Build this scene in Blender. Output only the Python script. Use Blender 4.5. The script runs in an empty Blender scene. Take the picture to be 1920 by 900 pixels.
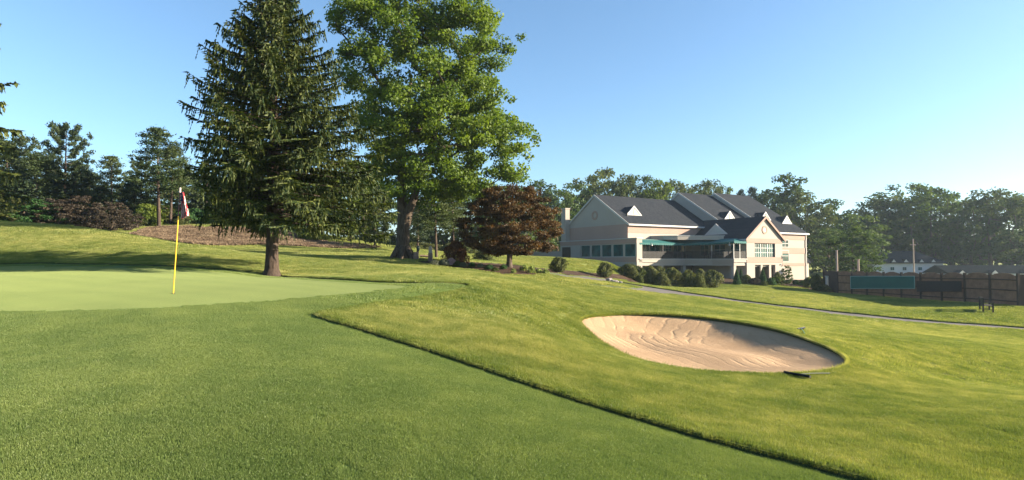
import bpy, math, random
import numpy as np
from mathutils import Vector, Matrix
rng = np.random.default_rng(7)
SC = bpy.context.scene
COL = SC.collection
R = math.radians
# ---------------------------------------------------------------- camera
F, HOR = 1100.0, 488.0            # focal length in photo pixels, eye-level line
PITCH = math.atan((HOR-450)/F)
cd = bpy.data.cameras.new('camera'); cam = bpy.data.objects.new('camera', cd); COL.objects.link(cam)
cd.sensor_width = 36; cd.lens = 36*F/1920; cd.clip_end = 6000; cd.clip_start = 0.05
cam.location = (0, 0, 0); cam.rotation_euler = (R(90)+PITCH, 0, 0)
SC.camera = cam
# ---------------------------------------------------------------- world, sun
SUN_AZ, SUN_EL = R(93), R(17)     # azimuth clockwise from +Y (the view direction)
w = bpy.data.worlds.new('World'); SC.world = w; w.use_nodes = True
nt = w.node_tree; bg = nt.nodes['Background']
sky = nt.nodes.new('ShaderNodeTexSky'); sky.sky_type = 'NISHITA'; sky.sun_disc = False
sky.sun_elevation = SUN_EL; sky.sun_rotation = SUN_AZ
sky.air_density = 1.0; sky.dust_density = 0.8; sky.ozone_density = 4.0; sky.altitude = 100
hs = nt.nodes.new('ShaderNodeHueSaturation'); hs.inputs['Saturation'].default_value = .97; hs.inputs['Hue'].default_value = .494
nt.links.new(sky.outputs[0], hs.inputs['Color']); nt.links.new(hs.outputs[0], bg.inputs[0]); bg.inputs[1].default_value = 0.072
sl = bpy.data.lights.new('sun', 'SUN'); sl.energy = 5.0; sl.angle = R(0.53); sl.color = (1.0, 0.86, 0.66)
so = bpy.data.objects.new('sun', sl); COL.objects.link(so)
SUNDIR = Vector((math.sin(SUN_AZ)*math.cos(SUN_EL), math.cos(SUN_AZ)*math.cos(SUN_EL), math.sin(SUN_EL)))
so.rotation_euler = SUNDIR.to_track_quat('Z', 'Y').to_euler(); so.location = (60, 20, 40)
vs = SC.view_settings; vs.view_transform = 'Standard'; vs.look = 'None'; vs.exposure = 1.98; vs.gamma = 1
SC.cycles.max_bounces = 6; SC.cycles.diffuse_bounces = 3; SC.cycles.glossy_bounces = 3
SC.cycles.transmission_bounces = 4; SC.cycles.transparent_max_bounces = 8; SC.cycles.volume_bounces = 1
SC.cycles.sample_clamp_indirect = 6
# ---------------------------------------------------------------- pixel <-> place helpers
def ray(px, py):
    """direction (X/Y, Z/Y) of a photo pixel"""
    px = np.asarray(px, float); py = np.asarray(py, float)
    cx = (px-960)/F; cy = -(py-450)/F
    c, s = math.cos(PITCH), math.sin(PITCH)
    Y = c - cy*s; Z = s + cy*c
    return cx/Y, Z/Y
def P(px, py, d):
    a, b = ray(px, py); return np.array([a*d, d, b*d])
# ---------------------------------------------------------------- materials
MAT = {}
def mat(name, build):
    if name in MAT: return MAT[name]
    m = bpy.data.materials.new(name); m.use_nodes = True; m.node_tree.nodes.clear(); MAT[name] = m
    build(m.node_tree); return m
class N:
    """tiny node builder"""
    def __init__(s, nt): s.t = nt
    def __call__(s, typ, **k):
        n = s.t.nodes.new(typ)
        for a, v in k.items():
            if a == 'ins':
                for i, x in v.items():
                    if isinstance(x, bpy.types.NodeSocket): s.t.links.new(x, n.inputs[i])
                    else: n.inputs[i].default_value = x
            else: setattr(n, a, v)
        return n
    def noise(s, scale, detail=3, rough=0.55, vec=None, dist=0.0):
        n = s('ShaderNodeTexNoise', ins={'Scale': scale, 'Detail': detail, 'Roughness': rough, 'Distortion': dist})
        if vec is not None: s.t.links.new(vec, n.inputs['Vector'])
        return n.outputs['Fac']
    def pos(s, sc=None):
        g = s('ShaderNodeNewGeometry').outputs['Position']
        if sc is None: return g
        return s('ShaderNodeVectorMath', operation='MULTIPLY', ins={0: g, 1: sc}).outputs[0]
    def ramp(s, fac, stops, mode='LINEAR'):
        n = s('ShaderNodeValToRGB', ins={0: fac}); cr = n.color_ramp; cr.interpolation = mode
        while len(cr.elements) < len(stops): cr.elements.new(0.5)
        for e, (p, c) in zip(cr.elements, stops): e.position = p; e.color = (*c, 1)
        return n.outputs[0]
    def mix(s, f, a, b, mode='MIX'):
        n = s('ShaderNodeMix', data_type='RGBA', blend_type=mode)
        for i, x in ((0, f), (6, a), (7, b)):
            if isinstance(x, bpy.types.NodeSocket): s.t.links.new(x, n.inputs[i])
            else: n.inputs[i].default_value = x if i == 0 else (*x, 1)
        return n.outputs[2]
    def math(s, op, a, b=0.0, c=0.0, clamp=False):
        n = s('ShaderNodeMath', operation=op, ins={0: a, 1: b, 2: c}); n.use_clamp = clamp; return n.outputs[0]
    def bump(s, h, strength, dist=0.02):
        return s('ShaderNodeBump', ins={'Strength': strength, 'Distance': dist, 'Height': h}).outputs[0]
    def out(s, sh):
        s('ShaderNodeOutputMaterial', ins={0: sh})
    def pbr(s, col, rough=0.8, bump=None, spec=0.3, metal=0.0):
        d = {'Base Color': col if isinstance(col, bpy.types.NodeSocket) else (*col, 1), 'Roughness': rough,
             'Specular IOR Level': spec, 'Metallic': metal}
        if bump is not None: d['Normal'] = bump
        p = s('ShaderNodeBsdfPrincipled', ins=d); return p.outputs[0]
def simple(name, col, rough=0.7, var=0.12, scale=3.0, bumps=0.0, bscale=40, spec=0.3, metal=0.0):
    def b(t):
        n = N(t)
        f = n.noise(scale, 5, 0.6, n.pos())
        c = n.ramp(f, [(0.25, tuple(x*(1-var) for x in col)), (0.75, tuple(min(1, x*(1+var)) for x in col))])
        bp = n.bump(n.noise(bscale, 3, 0.6, n.pos()), bumps) if bumps else None
        n.out(n.pbr(c, rough, bp, spec, metal))
    return mat(name, b)
def leafmat(name, dark, light, trans=0.35, tcol=None, rough=0.55, gloss=0.015, clump=0.35):
    """leaves: per-leaf attribute 'rnd' and clumps of a differing green; diffuse + translucent + a little sheen"""
    def b(t):
        n = N(t)
        a = n('ShaderNodeAttribute', attribute_name='rnd').outputs['Fac']
        oi = n('ShaderNodeObjectInfo').outputs['Random']
        f = n.noise(clump, 2, 0.5, n.pos())
        g = n.math('ADD', n.math('MULTIPLY', a, 0.55), n.math('MULTIPLY', f, 0.75))
        g = n.math('ADD', g, n.math('MULTIPLY_ADD', oi, 0.3, -0.35), 0, True)
        c = n.ramp(g, [(0.1, dark), (0.9, light)])
        tc = n.mix(1.0, c, tcol or (1.0, 1.0, 0.45), 'MULTIPLY')
        tc = n('ShaderNodeBrightContrast', ins={0: tc, 1: 0.0, 2: 0.0}).outputs[0]
        d = n('ShaderNodeBsdfDiffuse', ins={0: c}).outputs[0]
        tr = n('ShaderNodeBsdfTranslucent', ins={0: tc}).outputs[0]
        m = n('ShaderNodeMixShader', ins={0: trans, 1: d, 2: tr}).outputs[0]
        gl = n('ShaderNodeBsdfGlossy', ins={0: (0.8, 0.85, 0.8, 1), 'Roughness': rough}).outputs[0]
        n.out(n('ShaderNodeMixShader', ins={0: gloss, 1: m, 2: gl}).outputs[0])
    return mat(name, b)
# ---------------------------------------------------------------- object helpers
def tag(o, label=None, cat=None, group=None, kind=None):
    if label: o['label'] = label
    if cat: o['category'] = cat
    if group: o['group'] = group
    if kind: o['kind'] = kind
    return o
def link(name, me, m=None, parent=None, loc=None, smooth=False):
    o = bpy.data.objects.new(name, me); COL.objects.link(o)
    if m is not None and me is not None and not me.materials: me.materials.append(m)
    if parent is not None: o.parent = parent
    if loc is not None: o.location = loc
    return o
def empty(name, loc=(0, 0, 0), rz=0.0):
    o = bpy.data.objects.new(name, None); COL.objects.link(o); o.location = loc; o.rotation_euler = (0, 0, rz); o.empty_display_size = 0.3
    return o
def npmesh(name, V, T, smooth=False, attrs=None):
    """mesh from numpy arrays, T an (m,k) face array; attrs: name -> per-vertex floats"""
    V = np.ascontiguousarray(V, dtype=np.float32); T = np.ascontiguousarray(T, dtype=np.int32)
    me = bpy.data.meshes.new(name); k = T.shape[1]
    me.vertices.add(len(V)); me.vertices.foreach_set('co', V.ravel())
    me.loops.add(T.size); me.loops.foreach_set('vertex_index', T.ravel())
    me.polygons.add(len(T)); me.polygons.foreach_set('loop_start', np.arange(0, T.size, k, dtype=np.int32))
    me.polygons.foreach_set('loop_total', np.full(len(T), k, dtype=np.int32))
    if smooth: me.polygons.foreach_set('use_smooth', np.ones(len(T), dtype=bool))
    for an, av in (attrs or {}).items():
        a = me.attributes.new(an, 'FLOAT', 'POINT'); a.data.foreach_set('value', np.ascontiguousarray(av, dtype=np.float32))
    me.update(calc_edges=True); return me
class MB:
    """collects polygons (any size) for one mesh"""
    def __init__(s): s.v = []; s.f = []
    def poly(s, pts):
        i = len(s.v); s.v += [tuple(p) for p in pts]; s.f.append(tuple(range(i, i+len(pts)))); return s
    def box(s, a, b, M=None):
        (x0, y0, z0), (x1, y1, z1) = a, b
        c = [(x0,y0,z0),(x1,y0,z0),(x1,y1,z0),(x0,y1,z0),(x0,y0,z1),(x1,y0,z1),(x1,y1,z1),(x0,y1,z1)]
        if M is not None: c = [tuple(M @ Vector(p)) for p in c]
        i = len(s.v); s.v += c
        s.f += [tuple(i+j for j in q) for q in ((0,3,2,1),(4,5,6,7),(0,1,5,4),(1,2,6,5),(2,3,7,6),(3,0,4,7))]; return s
    def prism(s, base, off):
        """closed prism: polygon 'base' (list of 3D points) pushed by vector off"""
        n = len(base); i = len(s.v); o = Vector(off)
        s.v += [tuple(p) for p in base] + [tuple(Vector(p)+o) for p in base]
        s.f.append(tuple(range(i+n-1, i-1, -1))); s.f.append(tuple(range(i+n, i+2*n)))
        for k in range(n): s.f.append((i+k, i+(k+1) % n, i+n+(k+1) % n, i+n+k))
        return s
    def tube(s, pts, rad, n=6, cap=True):
        pts = [Vector(p) for p in pts]
        if not hasattr(rad, '__len__'): rad = [rad]*len(pts)
        i0 = len(s.v); up = Vector((0.13, 0.31, 0.94))
        for k, p in enumerate(pts):
            t = (pts[min(k+1, len(pts)-1)] - pts[max(k-1, 0)]).normalized()
            u = t.cross(up if abs(t.dot(up)) < 0.95 else Vector((1, 0, 0))).normalized(); v = t.cross(u)
            for j in range(n):
                a = 2*math.pi*j/n; s.v.append(tuple(p + (u*math.cos(a)+v*math.sin(a))*rad[k]))
        for k in range(len(pts)-1):
            for j in range(n):
                a = i0+k*n+j; b = i0+k*n+(j+1) % n; s.f.append((a, b, b+n, a+n))
        if cap: s.f.append(tuple(i0+j for j in range(n))[::-1]); s.f.append(tuple(i0+(len(pts)-1)*n+j for j in range(n)))
        return s
    def mesh(s, name, smooth=False):
        me = bpy.data.meshes.new(name); me.from_pydata(s.v, [], s.f); me.update()
        if smooth: me.polygons.foreach_set('use_smooth', np.ones(len(me.polygons), dtype=bool))
        return me
    def build(s, name, m, parent=None, loc=None, smooth=False):
        return link(name, s.mesh(name, smooth), m, parent, loc)
# ---------------------------------------------------------------- terrain heights
CTRL = [  # photo pixel x, y and depth in metres: the ground passes through each of these places
 (-300,900,4.2),(0,900,4.2),(500,900,4.25),(960,900,4.35),(1400,900,5.0),(1630,900,5.4),(1920,900,5.8),(2200,900,5.8),
 (0,760,5.6),(500,760,5.7),(900,760,6.4),(1200,760,7.8),(1500,760,9.0),(1800,760,9.6),(2100,760,9.5),
 (0,660,7.7),(400,660,7.6),(700,660,8.4),(900,660,9.6),(1000,640,10.8),
 (-200,578,10.6),(0,578,10.6),(250,574,10.8),(450,563,11.8),(600,552,13.2),(740,538,16),
 (330,545,13.3),(100,540,14),(0,510,19),(100,498,23.5),(380,505,22.5),(560,520,19.5),(-250,497,23.5),
 (600,590,11.0),(700,600,11.0),(820,580,13.2),(900,580,14.2),(960,560,16.5),(870,533,18.5),(960,534,21),(1040,545,22.5),
 (1000,600,13.6),(1085,600,17),(1150,588,19.2),(1300,593,19.8),(1450,617,17.8),(1530,645,15.4),(1594,682,13.2),(1500,701,11.9),(1400,699,11.7),
 (1300,692,11.9),(1200,673,12.8),(1130,640,14.6),(1250,640,15.0),(1400,650,14.2),
 (1250,570,26.5),(1400,585,26),(1600,620,23.5),(1750,640,21),(1920,660,20.5),(1750,700,14.5),(1920,720,14),(1100,560,23),
 (0,488,26),(200,487,26),(350,490,25),(0,418,37),(100,423,36),(200,436,34),(300,455,32),(400,473,30),(480,485,28.5),(-300,405,38),(0,460,29),(200,462,29),
 (510,515,23.5),(600,500,28),(680,500,29),(850,510,27),(780,492,35),(755,485,38),(650,488,34),(550,480,37),(450,470,44),(350,463,43),(250,445,46),(700,478,41),(600,470,48),
 (955,500,36),(880,503,34),(840,488,40),(1000,520,31),
 (400,459,52),(330,424,60),(520,430,62),(200,425,60),(0,420,60),(-300,405,62),(600,459,58),(700,464,60),(800,476,65),(900,484,60),
 (1040,512,42),(1150,527,48),(1200,537,49),(1300,551,47),(1400,566,43),(1560,586,39),(1700,600,37),(1920,615,35.5),(2100,628,34),
 (1047,508,50),(1060,484,68),(1000,483,64),(1100,487,67),(1150,496,66),(1134,516,60),(1165,503,70),(1190,526,66),
 (1300,530,72),(1400,531,74),(1480,530,78),(1300,540,60),(1500,548,60),(1540,545,70),
 (1570,550,66),(1700,562,54),(1905,572,46),(1860,589,41),(1600,570,48),(2100,590,42),
 (0,418,100),(500,440,100),(800,478,100),(-400,400,100),(1000,500,110),(1400,521,110),(1700,521,110),(2100,523,110),
 (-500,430,250),(0,450,250),(500,465,250),(960,488,250),(1400,500,250),(2000,503,250),
 (-500,465,900),(960,487,900),(2200,492,900),(960,488,2500),(-500,480,2500),(2200,489,2500)]
def _uv(X, Y): Yc = np.maximum(Y, 0.0)+3.0; return np.clip(X/Yc, -1.6, 1.6), np.log(Yc)
_c = np.array([P(*c) for c in CTRL])
# the ground under and behind the camera carries on at about its height in front
_c = np.vstack([_c, [(-6, 0.5, -1.55), (0, 0.0, -1.55), (5, 0.5, -1.95), (-2.5, 0.5, -1.5), (3, 0.2, -1.75)]])
_pu, _pv = _uv(_c[:, 0], _c[:, 1]); _pz = _c[:, 2]
def _k(r2): return np.where(r2 > 1e-12, 0.5*r2*np.log(np.maximum(r2, 1e-12)), 0.0)
_n = len(_pz); _A = np.zeros((_n+3, _n+3))
_A[:_n, :_n] = _k((_pu[:, None]-_pu)**2+(_pv[:, None]-_pv)**2) + np.eye(_n)*2e-4
_A[:_n, _n:] = np.c_[np.ones(_n), _pu, _pv]; _A[_n:, :_n] = _A[:_n, _n:].T
_w = np.linalg.solve(_A, np.r_[_pz, 0, 0, 0])
def height(X, Y):
    X = np.atleast_1d(np.asarray(X, float)); Y = np.atleast_1d(np.asarray(Y, float)); sh = X.shape
    u, v = _uv(X.ravel(), Y.ravel()); z = np.empty(len(u))
    for i in range(0, len(u), 20000):
        a, b = u[i:i+20000], v[i:i+20000]
        z[i:i+20000] = _k((a[:, None]-_pu)**2+(b[:, None]-_pv)**2) @ _w[:_n] + _w[_n] + _w[_n+1]*a + _w[_n+2]*b
    yy = Y.ravel(); z += 0.012*np.sin(X.ravel()*1.3+0.4*yy)*np.sin(yy*0.9-0.6*X.ravel())*np.clip(yy/10, 0, 1.5)
    return z.reshape(sh)
_D = np.geomspace(3.0, 260, 700)
def ground(px, py):
    """first place where the sight line of a photo pixel meets the ground -> (x, y)"""
    a, b = ray(px, py); h = height(a*_D, _D); k = np.nonzero(h >= b*_D)[0]
    if len(k) == 0: return np.array([a*120, 120.0])
    k = max(int(k[0]), 1); e0 = b*_D[k-1]-h[k-1]; e1 = b*_D[k]-h[k]
    d = _D[k-1]+(_D[k]-_D[k-1])*(e0/(e0-e1) if e0 > 0 else 0); return np.array([a*d, d])
def on(px, d):
    """ground point at a photo column and a depth"""
    x = (px-960)/F*d*math.cos(PITCH)   # close enough to eye level
    return Vector((x, d, float(height(x, d)[0])))
def ztop(py, d): return float(ray(960, py)[1]*d)
def gpoly(pts): return np.array([ground(*p) for p in pts])
def smoothpoly(p, it=2):
    for _ in range(it):
        q = np.roll(p, -1, 0); p = np.stack([0.75*p+0.25*q, 0.25*p+0.75*q], 1).reshape(-1, 2)
    return p
def sdf(poly, X, Y):
    """signed distance, positive inside"""
    d2 = np.full(X.shape, 1e18); ins = np.zeros(X.shape, bool); n = len(poly)
    bb = (X > poly[:, 0].min()-3) & (X < poly[:, 0].max()+3) & (Y > poly[:, 1].min()-3) & (Y < poly[:, 1].max()+3)
    x, y = X[bb], Y[bb]; dd = np.full(x.shape, 1e18); ii = np.zeros(x.shape, bool)
    for i in range(n):
        ax, ay = poly[i]; bx, by = poly[(i+1) % n]; ex, ey = bx-ax, by-ay
        t = np.clip(((x-ax)*ex+(y-ay)*ey)/(ex*ex+ey*ey+1e-12), 0, 1)
        dd = np.minimum(dd, (x-ax-t*ex)**2+(y-ay-t*ey)**2)
        c = (ay > y) != (by > y)
        ii ^= c & (x < (bx-ax)*(y-ay)/((by-ay) if by != ay else 1e-12)+ax)
    out = np.full(X.shape, -3.0); out[bb] = np.sqrt(dd)*np.where(ii, 1, -1); return out
ZONE = {}
ZONE['green'] = smoothpoly(gpoly([(-300,577),(-100,578),(0,578),(120,577),(230,574),(330,570),(450,563),(560,555),(650,547),(720,540),(768,534),(740,531),(690,528.5),(620,525),(540,519),(450,511),(380,506),(300,502),(200,499),(100,497.6),(0,497),(-300,496)]))
ZONE['fringe'] = smoothpoly(np.array(gpoly([(1900,985),(1780,940),(1630,897),(1500,862),(1350,825),(1200,781),(1050,736),(950,702),(850,668),(760,640),(700,621),(650,606),(620,598),(600,591),(591,586),(620,577),(700,564),(800,549),(870,540),(886,534),(870,530),(800,528.5),(700,526.5),(620,521.5),(540,515),(450,506),(380,501),(300,497),(200,493.5),(100,492),(0,491),(-500,489),(-800,560)]).tolist() + [[-16, 4], [-14, -5], [6, -5]]))
ZONE['sand'] = smoothpoly(gpoly([(1083,601),(1095,595),(1115,592),(1135,591.5),(1150,590),(1180,589.5),(1230,591),(1290,595),(1350,601),(1400,609),(1450,619),(1490,630),(1530,645),(1565,659),(1590,674),(1594,684),(1580,692),(1540,698),(1480,700),(1420,700),(1350,697),(1290,692),(1240,684),(1190,672),(1150,655),(1120,636),(1095,615)]))
ZONE['path'] = gpoly([(1030,511),(1090,517),(1142,521.5),(1167,529),(1217,537),(1283,547),(1317,552),(1400,563.5),(1500,575),(1560,582.5),(1640,590.5),(1760,601.5),(1920,613),(2150,629),(2150,637),(1920,618.5),(1760,607.5),(1640,597.5),(1560,589),(1500,580.5),(1400,568.5),(1317,558),(1250,552),(1190,544.5),(1150,539.5),(1100,534.6),(1050,529.5),(1000,524),(1000,523),(1100,532.6),(1180,540),(1205,539),(1160,531.5),(1120,527),(1060,519.5),(1030,515)])  # left fork: thin dark strip standing in for the grass edge's shadow line
ZONE['bed'] = smoothpoly(gpoly([(775,490),(830,488),(880,491),(930,493),(1000,501),(1060,505.5),(1160,515.5),(1196,522),(1185,527),(1140,521),(1090,516.5),(1030,510.5),(1022,515),(980,516),(930,513),(880,505),(830,500),(795,495)]), 1)
ZONE['housebed'] = smoothpoly(gpoly([(1172,521),(1250,518),(1400,520),(1520,522),(1590,540),(1560,549),(1545,548),(1500,538),(1450,533),(1350,532),(1250,530.5),(1180,530)]), 1)
ZONE['bank'] = smoothpoly(gpoly([(190,434),(260,427),(330,425.5),(430,427),(520,431),(620,456),(715,464),(700,467.5),(560,463),(440,460),(360,458.5),(290,448),(230,438)]), 1)
SAND_C = ZONE['sand'].mean(0)
# ---------------------------------------------------------------- ground sheets
def foreg(t):   # fringe turf under its short blades
    n = N(t); p = n.pos()
    f = n.math('ADD', n.math('MULTIPLY', n.noise(0.5, 3, .6, p), .6), n.math('MULTIPLY', n.noise(35, 4, .7, p), .5))
    c = n.ramp(f, [(.3, (.06,.10,.022)), (.7, (.11,.155,.036))])
    n.out(n.pbr(c, .9, n.bump(n.noise(160, 3, .7, p), .6, .01), .1))
def greenm(t):
    n = N(t); p = n.pos()
    f = n.math('ADD', n.math('MULTIPLY', n.noise(.35, 3, .6, p), .65), n.math('MULTIPLY', n.noise(60, 4, .75, p), .4))
    c = n.ramp(f, [(.3, (.095,.125,.040)), (.72, (.140,.168,.056))])
    sp = n.noise(14, 2, .5, p); c = n.mix(n.math('MULTIPLY', n.math('GREATER_THAN', sp, .72), .35), c, (.36,.42,.2))
    st = n.math('SINE', n.math('MULTIPLY', n.math('ADD', n('ShaderNodeSeparateXYZ', ins={0: p}).outputs[1], n.math('MULTIPLY', n('ShaderNodeSeparateXYZ', ins={0: p}).outputs[0], .55)), 5.2))
    c = n.mix(n.math('MULTIPLY_ADD', st, .11, .11), c, (.16, .19, .06)); c = n.mix(n.math('MULTIPLY', n.noise(2.2, 4, .7, p), .35), c, (.07, .12, .035))
    b = n.bump(n.noise(220, 3, .7, p), .5, .012)
    d = n('ShaderNodeBsdfDiffuse', ins={0: c, 'Roughness': 1.0, 'Normal': b}).outputs[0]
    sh = n('ShaderNodeBsdfSheen', ins={0: (.6,.65,.35,1), 'Roughness': .45, 'Normal': b}).outputs[0]
    n.out(n('ShaderNodeMixShader', ins={0: .07, 1: d, 2: sh}).outputs[0])
def lawnm(t):
    n = N(t); p = n.pos()
    big = n.noise(.09, 4, .6, p); mid = n.noise(1.4, 4, .65, p); fine = n.noise(24, 4, .7, p)
    f = n.math('ADD', n.math('ADD', n.math('MULTIPLY', big, .45), n.math('MULTIPLY', mid, .3)), n.math('MULTIPLY', fine, .3))
    c = n.ramp(f, [(.36, (.10,.155,.028)), (.55, (.19,.23,.045)), (.7, (.28,.29,.075))])
    b = n.bump(n.noise(18, 5, .75, p), .9, .12)
    d = n('ShaderNodeBsdfDiffuse', ins={0: c, 'Roughness': 1.0, 'Normal': b}).outputs[0]
    sh = n('ShaderNodeBsdfSheen', ins={0: (.85,.85,.35,1), 'Roughness': .5, 'Normal': b}).outputs[0]
    n.out(n('ShaderNodeMixShader', ins={0: .3, 1: d, 2: sh}).outputs[0])
def sandm(t):
    n = N(t); p = n.pos()
    c = n.ramp(n.math('ADD', n.math('MULTIPLY', n.noise(.9, 4, .6, p), .6), n.math('MULTIPLY', n.noise(30, 4, .7, p), .4)),
               [(.32, (.28,.185,.108)), (.7, (.42,.29,.175))])
    a = n('ShaderNodeAttribute', attribute_name='rake').outputs['Fac']
    h = n.math('ADD', n.math('MULTIPLY', n.math('MULTIPLY', n.math('POWER', n.math('ABSOLUTE', n.math('SINE', n.math('ADD', a, n.math('MULTIPLY', n.noise(.55, 3, .6, p), 9.0)))), 12.0), n('ShaderNodeMapRange', ins={0: n.noise(.9, 2, .5, p), 1: .36, 2: .56}).outputs[0]), -1.7), n.math('MULTIPLY', n.noise(45, 4, .7, p), 1.6))
    h = n.math('ADD', h, n.math('MULTIPLY', n.noise(5, 3, .6, p), 1.0))
    n.out(n.pbr(c, .95, n.bump(h, .8, .010), .1))
def pathm(t):
    n = N(t); p = n.pos()
    c = n.ramp(n.noise(1.2, 5, .7, p), [(.3, (.085,.075,.068)), (.7, (.15,.135,.12))])
    n.out(n.pbr(c, .9, n.bump(n.noise(60, 3, .7, p), .4, .01), .2))
def mulchm(t):
    n = N(t); p = n.pos()
    c = n.ramp(n.math('ADD', n.math('MULTIPLY', n.noise(22, 5, .75, p), .6), n.math('MULTIPLY', n.noise(1.5, 3, .5, p), .4)),
               [(.35, (.03,.018,.012)), (.7, (.11,.07,.045))])
    n.out(n.pbr(c, .95, n.bump(n.noise(25, 5, .8, p), 1.0, .08), .1))
def bankm(t):
    n = N(t); p = n.pos()
    c = n.ramp(n.math('ADD', n.math('MULTIPLY', n.noise(9, 5, .8, p), .7), n.math('MULTIPLY', n.noise(.5, 3, .5, p), .3)),
               [(.36, (.085,.055,.04)), (.55, (.21,.145,.10)), (.7, (.33,.25,.18))])
    n.out(n.pbr(c, .95, n.bump(n.noise(9, 6, .85, p), 1.0, .35), .1))
M_FRINGE = mat('fringe_turf', foreg); M_GREEN = mat('putting_turf', greenm); M_LAWN = mat('lawn_turf', lawnm)
M_SAND = mat('raked_sand', sandm); M_PATH = mat('path_asphalt', pathm); M_MULCH = mat('bark_mulch', mulchm); M_BANK = mat('dry_pine_straw', bankm)
M_SOILG = simple('cut_turf_edge', (.045, .06, .02), .95, .3, 12, .6, 60)
def ygrid():
    ys = list(np.linspace(-12, 3.2, 22)[:-1]) + list(np.geomspace(3.2, 120, 395)) + list(np.geomspace(123, 2600, 70)); return np.array(ys)
ys = ygrid(); nu = 510
us = np.linspace(-1.05, 1.05, nu-40); us = np.r_[-np.geomspace(4, 1.08, 20), us, np.geomspace(1.08, 4, 20)]
UU, YY = np.meshgrid(us, ys); XX = UU*(np.maximum(YY, 0)+3.0)
V2 = np.c_[XX.ravel(), YY.ravel()]
ny = len(ys); nu = len(us)
ii = (np.arange(ny-1)[:, None]*nu+np.arange(nu-1)).ravel()
T = np.vstack([np.c_[ii, ii+1, ii+nu+1], np.c_[ii, ii+nu+1, ii+nu]])
def clip(V, T, f):
    """cut triangles along f=0; returns V, inside triangles (f>0), outside triangles"""
    f = np.where(np.abs(f) < 1e-5, 1e-5, f); s = f > 0; c = s[T].sum(1)
    ins, outs, mixd = T[c == 3], T[c == 0], T[(c > 0) & (c < 3)]
    nv = []; cache = {}; a_in = []; a_out = []; base = len(V)
    def cut(i, j):
        k = (i, j) if i < j else (j, i)
        if k not in cache:
            t = f[k[0]]/(f[k[0]]-f[k[1]]); nv.append(V[k[0]]*(1-t)+V[k[1]]*t); cache[k] = base+len(nv)-1
        return cache[k]
    for tr in mixd:
        i, j, k = (int(x) for x in tr); one = bool(int(s[i])+int(s[j])+int(s[k]) == 1)
        while bool(s[i]) != one or bool(s[j]) == one: i, j, k = j, k, i
        p, q = cut(i, j), cut(i, k)
        A, B = (a_in, a_out) if one else (a_out, a_in)
        A.append((i, p, q)); B.append((p, j, k)); B.append((p, k, q))
    if nv: V = np.vstack([V, nv])
    z = np.zeros((0, 3), int)
    return V, np.vstack([ins, a_in or z]).astype(int), np.vstack([outs, a_out or z]).astype(int)
ZT = {}
rest = T
for zn in ('sand', 'path', 'bed', 'housebed', 'bank'):
    V2, ZT[zn], rest = clip(V2, rest, sdf(ZONE[zn], V2[:, 0], V2[:, 1]))
V2, fr, rest = clip(V2, rest, sdf(ZONE['fringe'], V2[:, 0], V2[:, 1]))
V2, ZT['green'], ZT['fringe'] = clip(V2, fr, sdf(ZONE['green'], V2[:, 0], V2[:, 1]))
ZT['lawn'] = rest
Z2 = height(V2[:, 0], V2[:, 1])
def sandz(X, Y, base):
    s = sdf(ZONE['sand'], X, Y); s = np.clip(s, 0, 3)
    w = np.clip(((X-SAND_C[0])*0.8+(Y-SAND_C[1])*0.45)/4.0+0.45, 0, 1)
    t = np.clip(s/1.5, 0, 1); t = t*t*(3-2*t)
    und = 0.03*np.sin(X*2.1+Y*1.1)+0.02*np.sin(X*0.7-Y*2.3)
    return base-0.035-t*(0.10+0.22*w)-np.clip(s/.5, 0, 1)*(0.01+0.05*w)+und*t
_soft = (ground(655, 572), ground(850, 542))
def lift(X, Y):
    """the rough stands a few centimetres over fringe, sand and path; bunker and path lips are built up a little"""
    s = sdf(ZONE['sand'], X, Y); w = np.clip(((X-SAND_C[0])*0.8+(Y-SAND_C[1])*0.5)/4.0+0.4, 0, 1)
    a, b = _soft; e = b-a; t = np.clip(((X-a[0])*e[0]+(Y-a[1])*e[1])/(e@e), 0, 1); d2 = (X-a[0]-t*e[0])**2+(Y-a[1]-t*e[1])**2
    return np.exp(-(np.minimum(s, 0)/1.1)**2)*0.06*w*(s > -3) - 0.05*np.exp(-d2/.5)
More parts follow.
